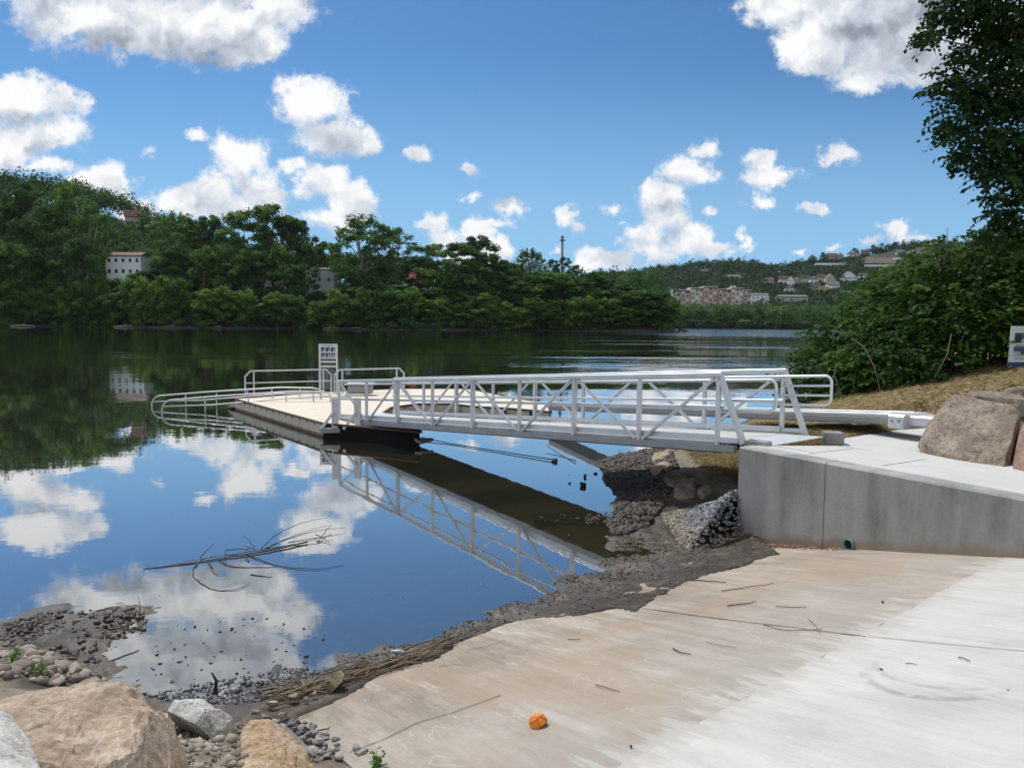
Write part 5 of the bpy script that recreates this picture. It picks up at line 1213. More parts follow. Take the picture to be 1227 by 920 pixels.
# brambles and dead twigs on the face of the thicket
for k, (pts) in enumerate([[(1055,470,15.6),(1048,440,15.8),(1035,415,16.2),(1020,405,16.8)], [(1120,452,15.2),(1135,425,15.3),(1140,400,15.6)], [(1010,476,16.6),(1000,450,17.0),(1003,425,17.6)]]):
    m = MB(); m.tube([pd(*p) for p in pts], [.014, .011, .008, .004][:len(pts)] , 5); tag(m.build('bramble_stem', M_TWIG, smooth=True), ['arching bare bramble stem on the second thicket from the left', 'bare bramble stem on the middle thicket', 'bare bramble stem on the leftmost thicket'][k], 'stem')

# big tree whose branches reach in from the right
TL = [(1132,12,14,.36),(1116,40,14,.26),(1104,42,14,.14),(1160,6,14,.5),(1150,30,14.2,.28),(1185,22,14,.6),(1180,52,14.2,.42),(1215,65,14,.62),(1158,72,14,.34),(1178,100,14,.5),(1135,98,13.8,.28),(1117,106,13.8,.15),(1150,120,14,.42),(1195,130,14.2,.68),(1122,152,14,.14),(1146,150,14,.36),(1180,165,14,.6),(1222,180,14.2,.7),
      (1150,182,14,.24),(1134,172,13.9,.16),(1170,196,14,.36),(1200,210,14,.5),(1228,238,14,.5),(1190,236,13.8,.24),(1218,268,14,.42),(1198,262,13.8,.24),(1180,256,13.7,.16),(1172,280,13.6,.18),(1190,284,13.7,.24),(1225,288,14,.55),(1250,100,14.6,.95),(1255,20,14.6,.95),(1268,190,14.6,.95),(1275,270,14.6,.9),
      (1330,40,15,1.6),(1340,160,15.5,1.7),(1350,260,15,1.4),(1430,-20,16,2.2),(1420,140,17,2.2),(1300,-80,15,1.6),(1200,-40,14,.9),(1250,-120,15,1.5),(1400,-180,16,2.4),(1500,60,17,2.2)]
mt = empty('maple_tree', (12.6, 15.4, terr1(12.6, 15.4))); tag(mt, 'large dark-leaved tree whose boughs hang in from the right edge above the thicket', 'tree')
cl = lob(TL); f = cluster_leaves('crown', [(c, r * .86) for c, r in cl], 560, .10, 9, M_MAP, mt, up=.45); f.matrix_parent_inverse = Matrix.Translation(-mt.location)
m = MB(); bz = mt.location.z; m.tube([(12.6, 15.4, bz - .5), (12.5, 15.3, bz + 3), (12.7, 15.2, bz + 6), (12.4, 15.2, bz + 10)], [.34, .27, .2, .08], 12); o = m.build('trunk', M_BARK, mt, smooth=True); o.matrix_parent_inverse = Matrix.Translation(-mt.location)
rs = random.Random(4)
for k, (c, r) in enumerate(cl):
    if k % 2 and k < 34 and r < .4: continue
    h0 = min(bz + 8.5, max(bz + 2.2, c[2] - 1.4)); s0 = Vector((12.6, 15.3, h0)); e0 = Vector(c); mid = s0.lerp(e0, .55) + Vector((0, 0, .35 + rs.uniform(-.1, .2)))
    m = MB(); m.tube([s0, s0.lerp(mid, .5) + Vector((0, rs.uniform(-.1, .1), .1)), mid, e0], [.07, .055, .035, .008], 6); o = m.build('branch', M_BARK, mt, smooth=True); o.matrix_parent_inverse = Matrix.Translation(-mt.location)

# ------------------------------------------------------------------ straw and grass
def on_ground(x, y): return full_z(np.asarray(x, float), np.asarray(y, float))
rng = np.random.default_rng(77)
def blades(name, X, Y, Z, L, w, mat, label, lean=1.0, cat='grass'):
    n = len(X); a = rng.uniform(0, 2*np.pi, n); d = np.stack([np.cos(a), np.sin(a), rng.uniform(.05, .9, n) / lean], 1); d /= np.linalg.norm(d, axis=1, keepdims=True)
    L = L * rng.uniform(.5, 1.5, n)[:, None]; s = np.stack([-np.sin(a), np.cos(a), np.zeros(n)], 1) * w * .5
    P = np.stack([X, Y, Z], 1); Q = P + d * L * .55; R = P + d * L + np.array([0, 0, -1.0]) * L * .18
    V = np.stack([P - s, P + s, Q + s * .8, Q - s * .8, R], 1).reshape(-1, 3); b = np.arange(n)[:, None] * 5
    F = np.concatenate([b + np.array([[0, 1, 2, 3]]), b + np.array([[3, 2, 4, 4]])])
    F4 = b + np.array([[0, 1, 2, 3]]); 
    V = np.stack([P - s, P + s, R + s * .3, R - s * .3], 1).reshape(-1, 3)
    return tag(npmesh(name, V, np.arange(len(V)).reshape(-1, 4), mat, False, None, np.repeat(rng.random(n), 4)), label, cat, None, 'stuff')
M_STRAW = leaf_mat('straw', [(0, (.17, .12, .05)), (.4, (.34, .255, .115)), (.75, (.48, .38, .19)), (.9, (.20, .22, .06)), (1, (.09, .15, .03))], .15, .8, 0, .1)
M_GREEN = leaf_mat('weed_leaves', [(0, (.05, .12, .02)), (1, (.14, .26, .05))], .35, .6, 0, .2)
n = 90000; X = rng.uniform(3.5, 15, n); Y = rng.uniform(11, 21, n); Z = on_ground(X, Y)
cx, cy = project(X, Y, Z); k = (~in_landing(X, Y)) & (Z > .75) & (Y > 10.9 + .0 * X) & (cy > 410) & (cx < 1260) & (X > 4.2)
blades('straw_mulch', X[k], Y[k], Z[k] - .005, .19, .015, M_STRAW, 'dry straw mulch with sparse grass covering the bank slope behind the landing', 2.2, 'straw')
n = 60000; X = rng.uniform(1.9, 5.2, n); Y = rng.uniform(10.3, 15.5, n); Z = on_ground(X, Y); cx, cy = project(X, Y, Z)
k = (~in_landing(X, Y)) & (Z > .46 + .1 * fbm(X * 2, Y * 2, 2, 4)) & (cy > 500)
blades('dry_grass', X[k], Y[k], Z[k] - .01, .16, .010, M_STRAW, 'tuft of dry yellow grass hanging over the bank below the gangway', 1.1)
# small green weeds
def weed(label, px, py, z, h, seed, nl=26):
    p = pz(px, py, z); g = float(on_ground([p.x], [p.y])[0]); e = empty('weed', (p.x, p.y, g)); tag(e, label, 'plant', None); r_ = np.random.default_rng(seed)
    C = []; 
    for s_ in range(5):
        a = r_.uniform(0, 6.28); lean = r_.uniform(.1, .5); m = MB(); tip = Vector((math.cos(a) * h * lean, math.sin(a) * h * lean, h * r_.uniform(.6, 1)))
        m.tube([(0, 0, -.02), tip * .5 + Vector((0, 0, .01)), tip], [.003, .0025, .001], 4); m.build('stem', M_GREEN, e)
        for j in range(nl // 5): t_ = r_.uniform(.3, 1); C.append(np.array(tip) * t_ + r_.normal(size=3) * .018)
    C = np.array(C); Nn = r_.normal(size=C.shape) * .5 + np.array([0, 0, 1]); Nn /= np.linalg.norm(Nn, axis=1, keepdims=True)
    V = quads(C, Nn, .035 * r_.uniform(.7, 1.4, len(C)), r_, .9); npmesh('leaves', V, np.arange(len(V)).reshape(-1, 4), M_GREEN, False, e, np.repeat(r_.random(len(C)), 4)); return e
weed('small green weed among the cobbles at the left edge, the farther one', 20, 798, .22, .13, 1, 50)
weed('small green weed among the cobbles just above the big tan boulder', 50, 814, .25, .12, 2, 50)
weed('green weed sprouting at the bottom edge beside the ramp', 452, 918, .40, .14, 3, 30)
weed('small green weed on the dark bank below the gangway', 744, 546, .1, .16, 4, 30)

# ------------------------------------------------------------------ rocks
def rock_mat(name, stops, scale=3.0, vein=None, patch=None, bumpd=.03):
    t = NT(name); n1 = t.noise(scale, 7, .62, dist=.6); n2 = t.noise(scale * 9, 5, .65); n3 = t.noise(scale * 40, 3, .6)
    c = t.ramp(t.math('MULTIPLY_ADD', t.math('ADD', t.math('MULTIPLY', n1, .52), t.math('MULTIPLY', n2, .48)), 1.5, -.25), stops)
    if patch: c = t.mix(t.math('MULTIPLY', t.step(t.noise(scale * .55, 5, .6, dist=.5), .50, .60), .8), c, patch)
    if vein:
        ln = t.math('ABSOLUTE', t.math('SUBTRACT', t.noise(scale * .8, 5, .6, dist=.8), .5)); c = t.mix(t.math('MULTIPLY', t.step(ln, .012, .002), .30), c, vein)
    c = t.mix(t.math('MULTIPLY', t.step(n3, .56, .70), .45), c, (.08, .065, .05)); c = t.mix(t.math('MULTIPLY', t.step(t.noise(scale * 5, 6, .7, dist=.3), .55, .68), .35), c, stops[0][1])
    h = t.math('ADD', t.math('ADD', n1, t.math('MULTIPLY', n2, .45)), t.math('MULTIPLY', n3, .15))
    return t.done(t.pbr(c, .88, 0, t.bump(h, .8, bumpd)))
M_TAN = rock_mat('sandstone_tan', [(.32, (.22, .155, .10)), (.47, (.36, .27, .19)), (.58, (.46, .36, .27)), (.7, (.56, .47, .37))], 2.4, (.70, .64, .55), (.27, .20, .145))
M_BRN = rock_mat('sandstone_brown', [(.34, (.10, .078, .058)), (.45, (.20, .155, .115)), (.56, (.30, .24, .185)), (.68, (.42, .35, .28))], 3.0, (.46, .40, .33), (.19, .155, .12))
M_WHT = rock_mat('white_rock', [(.30, (.24, .22, .19)), (.44, (.46, .44, .40)), (.58, (.68, .67, .64))], 5.0, (.62, .62, .60), (.36, .38, .35))
M_ORG = rock_mat('ochre_rock', [(.32, (.28, .17, .085)), (.47, (.42, .29, .17)), (.6, (.52, .40, .26)), (.7, (.60, .50, .38))], 4.0, (.66, .58, .46), (.30, .26, .23))
M_GRY = rock_mat('grey_rock', [(.32, (.14, .145, .15)), (.5, (.22, .225, .23)), (.65, (.30, .30, .30))], 4.0)
M_DRK = rock_mat('wet_dark_rock', [(.32, (.028, .024, .02)), (.5, (.055, .046, .04)), (.65, (.10, .085, .075))], 5.0)
from mathutils import kdtree
def hull_rock(name, label, pts, mat, seed, cuts=5, amp=.03, bev=.06, cat='boulder', group=None, rough_sc=2.2, chips=34):
    bm = bmesh.new(); rs = random.Random(seed)
    for p in pts: bm.verts.new(p)
    bmesh.ops.convex_hull(bm, input=bm.verts[:], use_existing_faces=False)
    for v in [v for v in bm.verts if not v.link_faces]: bm.verts.remove(v)
    bmesh.ops.dissolve_limit(bm, angle_limit=.12, verts=bm.verts[:], edges=bm.edges[:])
    bmesh.ops.bevel(bm, geom=bm.edges[:], offset=bev, segments=3, affect='EDGES', profile=.6, clamp_overlap=True)
    bmesh.ops.triangulate(bm, faces=bm.faces[:])
    for _ in range(6):
        le = [e_ for e_ in bm.edges if e_.calc_length() > max(.022, bev * .6)]
        if not le or len(bm.verts) > 14000: break
        bmesh.ops.subdivide_edges(bm, edges=le, cuts=1); bmesh.ops.triangulate(bm, faces=[f for f in bm.faces if len(f.verts) > 3])
    bm.normal_update(); off = Vector((seed * 3.1, seed * 1.7, 0))
    for v in bm.verts:
        q = v.co * rough_sc + off
        d = mnoise.noise(q) * 1.0 + .55 * abs(mnoise.noise(q * 2.3)) + .28 * mnoise.noise(q * 5.1) + .14 * mnoise.noise(q * 11)
        v.co += v.normal * d * amp
    # split faces: shave flat chips off the surface
    vs_ = bm.verts[:]; cen = sum((v.co for v in vs_), Vector()) / len(vs_)
    for _ in range(chips):
        v0 = rs.choice(vs_); n_ = ((v0.co - cen).normalized() + Vector((rs.gauss(0, .25), rs.gauss(0, .25), rs.gauss(0, .25)))).normalized(); dpt = max(v.co.dot(n_) for v in vs_) - amp * rs.uniform(.6, 2.6)
        for v in vs_:
            e_ = v.co.dot(n_) - dpt
            if e_ > 0: v.co -= n_ * e_ * .93
    for v in vs_: v.co += Vector((mnoise.noise(v.co * rough_sc * 14), mnoise.noise(v.co * rough_sc * 14 + Vector((7, 0, 0))), mnoise.noise(v.co * rough_sc * 14 + Vector((0, 7, 0))))) * amp * .10
    c = Vector((0, 0, 0)); 
    for v in bm.verts: c += v.co
    c /= len(bm.verts); zmin = min(v.co.z for v in bm.verts); c.z = zmin
    bmesh.ops.translate(bm, vec=-c, verts=bm.verts); bmesh.ops.recalc_face_normals(bm, faces=bm.faces[:])
    me = bpy.data.meshes.new(name); bm.to_mesh(me); bm.free(); me.polygons.foreach_set('use_smooth', [True] * len(me.polygons)); me.set_sharp_from_angle(angle=.40); me.materials.append(mat)
    o = bpy.data.objects.new(name, me); COL.objects.link(o); o.location = c; tag(o, label, cat, group); return o
def outl(L, back, drop=0.0):
    """outline points (px, py, distance) as the front, and the same points pushed back"""
    P = [pd(*q) for q in L]; return P + [p + Vector(back) - Vector((0, 0, drop)) for p in P]
# boulders on the landing
zl_ = 1.146
def low(px, py): p = pz(px, py, zl_ - .01); return (px, py, p.y)
L1 = [low(1102, 543), low(1155, 553), low(1211, 561), (1226, 494, 9.9), (1219, 487, 10.15), (1168, 478, 10.5), (1147, 472, 10.7), (1138, 478, 10.75), (1114, 508, 10.6), (1103, 532, 10.3)]
hull_rock('boulder', 'big brown sandstone boulder on the landing, whole, its top stepping down to the right', outl(L1, (.30, .62, 0), .10) + [Vector((7.0, 10.9, 1.12)), Vector((6.0, 11.2, 1.12))], M_BRN, 1, bev=.012, amp=.026, chips=14, rough_sc=3.5)
L2 = [low(1213, 562), low(1262, 573), (1275, 500, 9.3), (1240, 492, 9.6), (1227, 512, 9.4), (1218, 545, 9.3)]
hull_rock('boulder', 'reddish boulder cut by the right edge of the photo, resting against the big brown one', outl(L2, (.35, .6, 0), .05), rock_mat('sandstone_red', [(.3, (.19, .12, .085)), (.5, (.30, .20, .145)), (.68, (.40, .29, .21))], 3, (.44, .36, .29)), 2, bev=.02, amp=.02, chips=12)
L3 = [(1166, 484, 11.4), (1172, 475, 11.4), (1236, 480, 11.2), (1242, 500, 11.2), (1168, 498, 11.4)]
hull_rock('boulder', 'flat pale slab of rock lying behind the big brown boulder', outl(L3, (.3, .8, 0), -.04), M_BRN, 3, bev=.03, amp=.02)
L4 = [(1205, 476, 12.6), (1212, 467, 12.6), (1240, 464, 12.6), (1262, 468, 12.6), (1262, 490, 12.4), (1205, 488, 12.6)]
hull_rock('boulder', 'small rounded rock in the straw behind the flat slab, at the right edge', outl(L4, (.2, .5, 0)), M_BRN, 4, bev=.05, amp=.025)
# foreground rocks, bottom left
def P3(px, py, z): p = pz(px, py, z); return Vector((p.x, p.y, z))
B1 = [P3(-60, 822, .92), P3(55, 813, .93), P3(112, 812, .95), P3(160, 826, .93), P3(192, 846, .92), P3(222, 880, .90), P3(262, 925, .86), P3(300, 1000, .80), P3(90, 862, 1.02), P3(175, 880, 1.0), P3(30, 1000, 1.18), P3(150, 960, 1.10), P3(-60, 1000, 1.15),
      P3(-60, 822, .92) - Vector((0, -.15, .9)), P3(112, 812, .93) - Vector((0, -.12, .9)), P3(192, 846, .92) - Vector((-.12, -.05, .8)), P3(262, 925, .86) - Vector((-.15, 0, .7)), P3(300, 1000, .8) - Vector((-.1, 0, .6)), P3(0, 1150, .5), P3(200, 1150, .5)]
hull_rock('boulder', 'huge tan and brown boulder filling the bottom left corner of the foreground', B1, M_TAN, 5, bev=.04, amp=.06, rough_sc=3.2, chips=60)
B2 = [P3(-40, 848, 1.10), P3(4, 852, 1.12), P3(26, 874, 1.12), P3(46, 905, 1.12), P3(60, 960, 1.10), P3(-60, 960, 1.3), P3(-60, 848, .8), P3(26, 874, .75), P3(60, 960, .8), P3(0, 1060, 1.0)]
hull_rock('boulder', 'pale grey rock on top of the huge tan boulder at the very left edge', B2, M_WHT, 6, bev=.03, amp=.02, rough_sc=4)
B3 = [P3(196, 842, .42), P3(212, 838, .46), P3(240, 838, .47), P3(268, 852, .46), P3(284, 872, .42), P3(291, 888, .34), P3(286, 906, .24), P3(262, 909, .20), P3(240, 896, .22), P3(215, 880, .30), P3(232, 862, .50), P3(200, 850, .1), P3(280, 880, .1), P3(240, 850, .05)]
hull_rock('boulder', 'white-topped rock with a dark front, between the huge tan boulder and the ochre one', B3, M_WHT, 7, bev=.025, amp=.03, rough_sc=5)
B4 = [P3(292, 872, .42), P3(300, 866, .44), P3(322, 866, .46), P3(345, 876, .42), P3(352, 900, .38), P3(385, 935, .30), P3(280, 935, .48), P3(285, 900, .46), P3(330, 960, .50), P3(300, 870, .1), P3(350, 900, .1), P3(385, 935, .1), P3(270, 940, .1), P3(330, 1010, .4)]
hull_rock('boulder', 'ochre yellow rock at the bottom edge, right of the white-topped one', B4, M_ORG, 8, bev=.025, amp=.035, rough_sc=5)
B5 = [P3(322, 866, .30), P3(345, 872, .34), P3(372, 896, .32), P3(388, 915, .28), P3(382, 925, .20), P3(350, 900, .38), P3(335, 870, .05), P3(385, 915, .05), P3(350, 930, .05)]
hull_rock('boulder', 'smooth blue-grey rock leaning on the right side of the ochre one', B5, M_GRY, 9, bev=.03, amp=.012, rough_sc=4)
B6 = [P3(205, 905, .35), P3(258, 912, .30), P3(290, 925, .30), P3(240, 940, .38), P3(210, 930, .1), P3(290, 930, .05), P3(250, 905, .05)]
hull_rock('boulder', 'small grey rock wedged below the white-topped one at the bottom edge', B6, M_GRY, 10, bev=.02, amp=.01, rough_sc=5)
# rocks in the bank below the gangway
def bank_rock(label, L, back, mat, seed, **k): return hull_rock('boulder', label, outl(L, back), mat, seed, **k)
bank_rock('flat tan rock in the bank under the gangway, the upper one', [(779,552,14.2),(792,547,14.3),(810,550,14.2),(806,556,14.0),(786,559,14.0)], (.15, .5, .05), M_TAN, 11, bev=.03, amp=.02)
bank_rock('tan rock with a dark foot, just under the flat tan one below the gangway', [(775,566,13.1),(788,558,13.3),(801,558,13.3),(803,572,13.0),(798,580,12.9),(780,576,13.0)], (.2, .5, .05), M_TAN, 12, bev=.04, amp=.02)
bank_rock('shaded brown boulder undercut by the bank, below the tan rocks', [(788,576,12.1),(806,568,12.3),(828,572,12.1),(822,588,11.8),(806,594,11.7),(790,586,11.9)], (.15, .5, .05), M_BRN, 13, bev=.05, amp=.03)
bank_rock('shaded blocky boulder at the top of the gravel pile', [(806,588,11.4),(812,580,11.5),(831,578,11.5),(833,594,11.2),(828,604,11.0),(808,605,11.0)], (.15, .4, .05), M_BRN, 14, bev=.04, amp=.02)
bank_rock('small dark rock right of the blocky boulder, half buried in gravel', [(835,586,10.9),(848,585,11),(850,598,10.7),(838,603,10.7)], (.12, .3, .05), M_BRN, 15, bev=.03, amp=.015)
bank_rock('small tan rock close under the gangway edge', [(793,541,15),(804,539,15),(812,543,15),(800,547,14.9)], (.1, .35, .03), M_TAN, 16, bev=.03, amp=.015)

# loose stones: unit shapes instanced into one mesh per stretch
ico = bmesh.new(); bmesh.ops.create_icosphere(ico, subdivisions=1, radius=1); ICV = np.array([v.co[:] for v in ico.verts]); ICF = np.array([[v.index for v in f.verts] for f in ico.faces]); ico.free()
ico = bmesh.new(); bmesh.ops.create_icosphere(ico, subdivisions=2, radius=1); IC2V = np.array([v.co[:] for v in ico.verts]); IC2F = np.array([[v.index for v in f.verts] for f in ico.faces]); ico.free()
def stones(name, X, Y, Z, R, mat, label, seed, cat='gravel', fine=False, flatz=.62, smooth=False):
    r_ = np.random.default_rng(seed); n = len(X); BV, BF = (IC2V, IC2F) if fine else (ICV, ICF); m = len(BV)
    S = r_.uniform(.65, 1.35, (n, 1, 3)) * np.array([1, 1, flatz]); V = BV[None] * (1 + r_.normal(size=(n, m, 1)) * (.16 if not fine else .07)) 
    # cut planes for angular stones
    for _ in range(4):
        nn = r_.normal(size=(n, 1, 3)); nn /= np.linalg.norm(nn, axis=2, keepdims=True); d = np.sum(V * nn, 2, keepdims=True) - r_.uniform(.5, .85, (n, 1, 1)); V = V - nn * np.maximum(d, 0)
    V = V * S * R[:, None, None]; a = r_.uniform(0, 6.28, n); b = r_.normal(size=n) * .35
    cb, sb = np.cos(b)[:, None], np.sin(b)[:, None]; y1 = V[..., 1] * cb - V[..., 2] * sb; z1 = V[..., 1] * sb + V[..., 2] * cb
    ca, sa = np.cos(a)[:, None], np.sin(a)[:, None]; x2 = V[..., 0] * ca - y1 * sa; y2 = V[..., 0] * sa + y1 * ca
    V = np.stack([x2 + X[:, None], y2 + Y[:, None], z1 + Z[:, None]], 2).reshape(-1, 3)
    F = (BF[None] + (np.arange(n) * m)[:, None, None]).reshape(-1, 3)
    return tag(npmesh(name, V, F, mat, smooth, None, np.repeat(r_.random(n), m)), label, cat, None, 'stuff')
def stone_mat(name, stops, rough=.85):
    t = NT(name); at = t.n('ShaderNodeAttribute'); at.attribute_name = 'tone'; n1 = t.noise(20, 4, .6)
    return t.done(t.pbr(t.ramp(t.math('MULTIPLY_ADD', n1, .25, t.math('MULTIPLY_ADD', at.outputs['Fac'], .85, -.06)), stops), rough, 0, t.bump(t.noise(50, 3), .5, .01)))
M_GRAV = stone_mat('gravel_grey', [(0, (.09, .095, .11)), (.45, (.18, .19, .21)), (.75, (.29, .30, .315)), (1, (.42, .42, .42))])
M_GRAVT = stone_mat('gravel_tan', [(0, (.14, .11, .08)), (.5, (.27, .225, .17)), (.85, (.38, .34, .28)), (1, (.20, .10, .075))])
M_COB = stone_mat('cobbles', [(0, (.11, .09, .075)), (.4, (.21, .175, .14)), (.7, (.32, .28, .22)), (1, (.42, .37, .31))])
M_MUDST = stone_mat('mud_stones', [(0, (.020, .015, .011)), (.6, (.052, .041, .031)), (.9, (.10, .08, .062)), (1, (.19, .155, .12))], .6)
rng = np.random.default_rng(5)
def px_region(poly, n, z=.05):
    P = np.array([XY(a, b, z) for a, b in poly]); x0, y0 = P.min(0); x1, y1 = P.max(0); X = rng.uniform(x0, x1, n); Y = rng.uniform(y0, y1, n); ins = np.zeros(n, bool)
    for i in range(len(P)):
        a, b = P[i], P[(i+1) % len(P)]; ins ^= ((a[1] > Y) != (b[1] > Y)) & (X < (b[0]-a[0]) * (Y-a[1]) / (b[1]-a[1] + 1e-9) + a[0])
    return X[ins], Y[ins]
# gravel pile: a cone of stones against the wall end
gc = WA + wn_in * .15 - wd * .25
n = 22000; X = rng.uniform(1.0, 3.6, n); Y = rng.uniform(8.6, 11.6, n)
def pile(X, Y):
    u = (X - WA.x) * wd.x + (Y - WA.y) * wd.y; v = (X - WA.x) * wn_in.x + (Y - WA.y) * wn_in.y
    return np.clip(.72 - .52 * np.clip(-u, 0, 9) - 2.6 * np.clip(u + .04, 0, 9) - .9 * np.clip(-v - .05, 0, 9) - .15 * np.clip(v - .5, 0, 9) - 1.5 * np.clip(u, 0, 9), -1, .8), u, v
pz_, u_, v_ = pile(X, Y); g = on_ground(X, Y); zz = np.maximum(pz_ + fbm(X*3, Y*3, 2, 2)*.15, g); k = ((u_ < .0) | ((v_ < -.03) & (u_ < .30))) & (pz_ > g - .10) & (pz_ > .0) & (v_ < 1.0)
tanm = (pz_ + rng.normal(size=n) * .09) < .22
k1 = k & ~tanm; k2 = k & tanm
stones('gravel', X[k1], Y[k1], zz[k1], rng.uniform(.018, .036, k1.sum()), M_GRAV, 'pile of crushed blue-grey gravel against the end of the concrete wall', 1)
stones('gravel', X[k2], Y[k2], zz[k2], rng.uniform(.018, .036, k2.sum()), M_GRAVT, 'tan gravel along the lower edge of the pile by the concrete wall', 2)
n = 1400; X = rng.uniform(3.0, 4.6, n); 
u = rng.uniform(-.1, 1.6, n); v = -np.abs(rng.normal(size=n)) * .06; X = WA.x + wd.x * u + wn_in.x * v; Y = WA.y + wd.y * u + wn_in.y * v; Z = np.maximum(ramp_z(X, Y), on_ground(X, Y)) + .003; k = rng.random(n) < np.exp(-u * 1.4)
stones('gravel', X[k], Y[k], Z[k], rng.uniform(.008, .024, k.sum()), stone_mat('rust_gravel', [(0, (.09, .05, .03)), (.6, (.22, .12, .07)), (1, (.36, .28, .20))]), 'rusty crumbs of gravel along the foot of the concrete wall', 3)
# dark pebbly bank under the gangway
X, Y = px_region([(718,548),(760,541),(800,545),(812,585),(800,612),(770,632),(738,640),(728,622),(746,596),(728,577)], 26000); Z = on_ground(X, Y)
k = (Z > -.04) & (Z < .8); stones('shore_stones', X[k], Y[k], Z[k] + .005, rng.uniform(.1, 1, k.sum()) ** 2.2 * .055 + .008, M_MUDST, 'dark wet stones and mud clods covering the bank below the gangway', 4)
X, Y = px_region([(640,612),(700,606),(742,610),(742,626),(690,622),(640,620)], 3500); Z = np.maximum(on_ground(X, Y), -.02)
stones('shore_stones', X, Y, Z + .0, rng.uniform(.008, .03, len(X)), M_MUDST, 'thin spit of dark pebbles breaking the water in the reflection of the gangway', 5)
# pebbly margin along the ramp
X, Y = px_region([(330,832),(300,812),(440,776),(520,757),(620,706),(690,684),(727,664),(742,640),(800,640),(900,655),(920,664),(860,700),(740,745),(640,745),(540,790),(420,835)], 30000); Z = on_ground(X, Y)
k = (Z > -.03) & (Z > ramp_z(X, Y) - .01) & (rng.random(len(X)) < .12 + .4 * (Z < .04)); stones('shore_stones', X[k], Y[k], np.maximum(Z[k], -.01) + .002, rng.uniform(.005, .017, k.sum()), stone_mat('margin_pebbles', [(0, (.03, .026, .022)), (.6, (.08, .068, .058)), (.85, (.17, .145, .12)), (1, (.32, .29, .25))], .75), 'small pebbles and crumbs of mud along the edge of the ramp', 6)
# clods on the mud spit at left
X, Y = px_region([(0,742),(60,728),(130,723),(182,729),(172,750),(130,772),(110,800),(40,780),(0,775)], 6000); Z = on_ground(X, Y); k = (Z > -.03) & (rng.random(len(X)) < .35 + 1.6 * fbm(X*2.5, Y*2.5, 3, 6))
stones('mud_clods', X[k], Y[k], Z[k] - .002, rng.uniform(.1, 1, k.sum()) ** 3.5 * .036 + .004, M_MUDST, 'dark mud clods and debris on the mud spit at the left', 7, 'mud')
X, Y = px_region([(190,745),(330,730),(420,760),(380,800),(300,818),(210,830),(150,822)], 130); stones('mud_clods', X, Y, np.zeros(len(X)) + .0, rng.uniform(.006, .022, len(X)), M_MUDST, 'specks of mud and leaves breaking the shallow water near the rocks', 8, 'mud')
X, Y = px_region([(170,826),(220,815),(300,802),(360,792),(385,800),(340,826),(300,846),(225,840)], 2600); Z = np.maximum(on_ground(X, Y), .0)
stones('mud_clods', X, Y, Z - .008, rng.uniform(.1, 1, len(X)) ** 2.5 * .035 + .006, stone_mat('slate_mud', [(0, (.025, .026, .028)), (.6, (.06, .062, .066)), (1, (.12, .12, .12))], .45), 'wet blue-grey mud and chips where the water meets the foreground rocks', 9, 'mud')
# cobbles at left and in front of the ramp corner
X, Y = px_region([(-40,778),(40,762),(100,790),(170,818),(160,835),(110,822),(0,830),(-40,830)], 900, .2); Z = on_ground(X, Y)
stones('cobbles', X, Y, Z + .01, rng.uniform(.1, 1, len(X)) ** 1.6 * .06 + .012, M_COB, 'brown cobbles between the huge boulder and the mud spit', 10, 'cobbles', True)
X, Y = px_region([(286,850),(330,842),(365,850),(420,905),(450,925),(380,925),(340,870)], 420, .25); Z = np.maximum(on_ground(X, Y), ramp_z(X, Y))
stones('cobbles', X, Y, Z + .008, rng.uniform(.010, .032, len(X)), stone_mat('cobbles_grey', [(0, (.10, .10, .10)), (.5, (.22, .21, .20)), (1, (.42, .39, .35))]), 'grey stones filling the gap beside the ochre rock and the ramp corner', 11, 'cobbles', True)
X, Y = px_region([(150,832),(210,836),(300,862),(345,862),(400,925),(330,1000),(150,1000),(60,840)], 2600, .2); Z = on_ground(X, Y)
stones('gravel', X, Y, Z + .002, rng.uniform(.1, 1, len(X)) ** 2 * .035 + .005, M_COB, 'small loose stones and grit between the foreground boulders', 12)
n = 2600; X = rng.uniform(-9.5, -3.9, n); Y = rng.uniform(2.6, 6.9, n); Z = on_ground(X, Y); cx, cy = project(X, Y, Z); k = (Z > .1) & (cx < -15)
stones('cobbles', X[k], Y[k], Z[k], rng.uniform(.1, 1, k.sum()) ** 1.8 * .09 + .014, M_COB, 'brown cobbles carrying on along the bank beyond the left edge', 13, 'cobbles', True)
# single stones one can point to
def stone(label, px, py, z, r, mat, seed, sq=.6, group=None):
    c = P3(px, py, z); rs = random.Random(seed); pts = [c + Vector((rs.uniform(-1, 1), rs.uniform(-1, 1), rs.uniform(-1, 1) * sq)).normalized() * r * rs.uniform(.8, 1.15) for _ in range(16)]
    for p in pts: p.z = c.z + (p.z - c.z) * sq
    return hull_rock('stone', label, pts, mat, seed, bev=r * .18, amp=r * .10, cat='stone', rough_sc=1.2 / r, group=group)
stone('black wet stone standing out of the shallows where the longer cable ends', 664, 551.5, .03, .12, M_DRK, 31)
stone('black stone in the shallows, the larger one off the pebbly bank', 700, 580, .04, .13, M_DRK, 32)
stone('low black stone left of the larger one in the shallows', 683, 579.5, .0, .12, M_DRK, 33, .3)
stone('dark stone just behind the larger black one in the shallows', 701, 570.5, .02, .09, M_DRK, 34)
stone('tiny dark stone farthest out in the shallows', 681, 569.5, -.005, .06, M_DRK, 35, .4)
stone('dark stone touching the bank, right of the shallows stones', 714, 568, .0, .07, M_DRK, 36, .5)
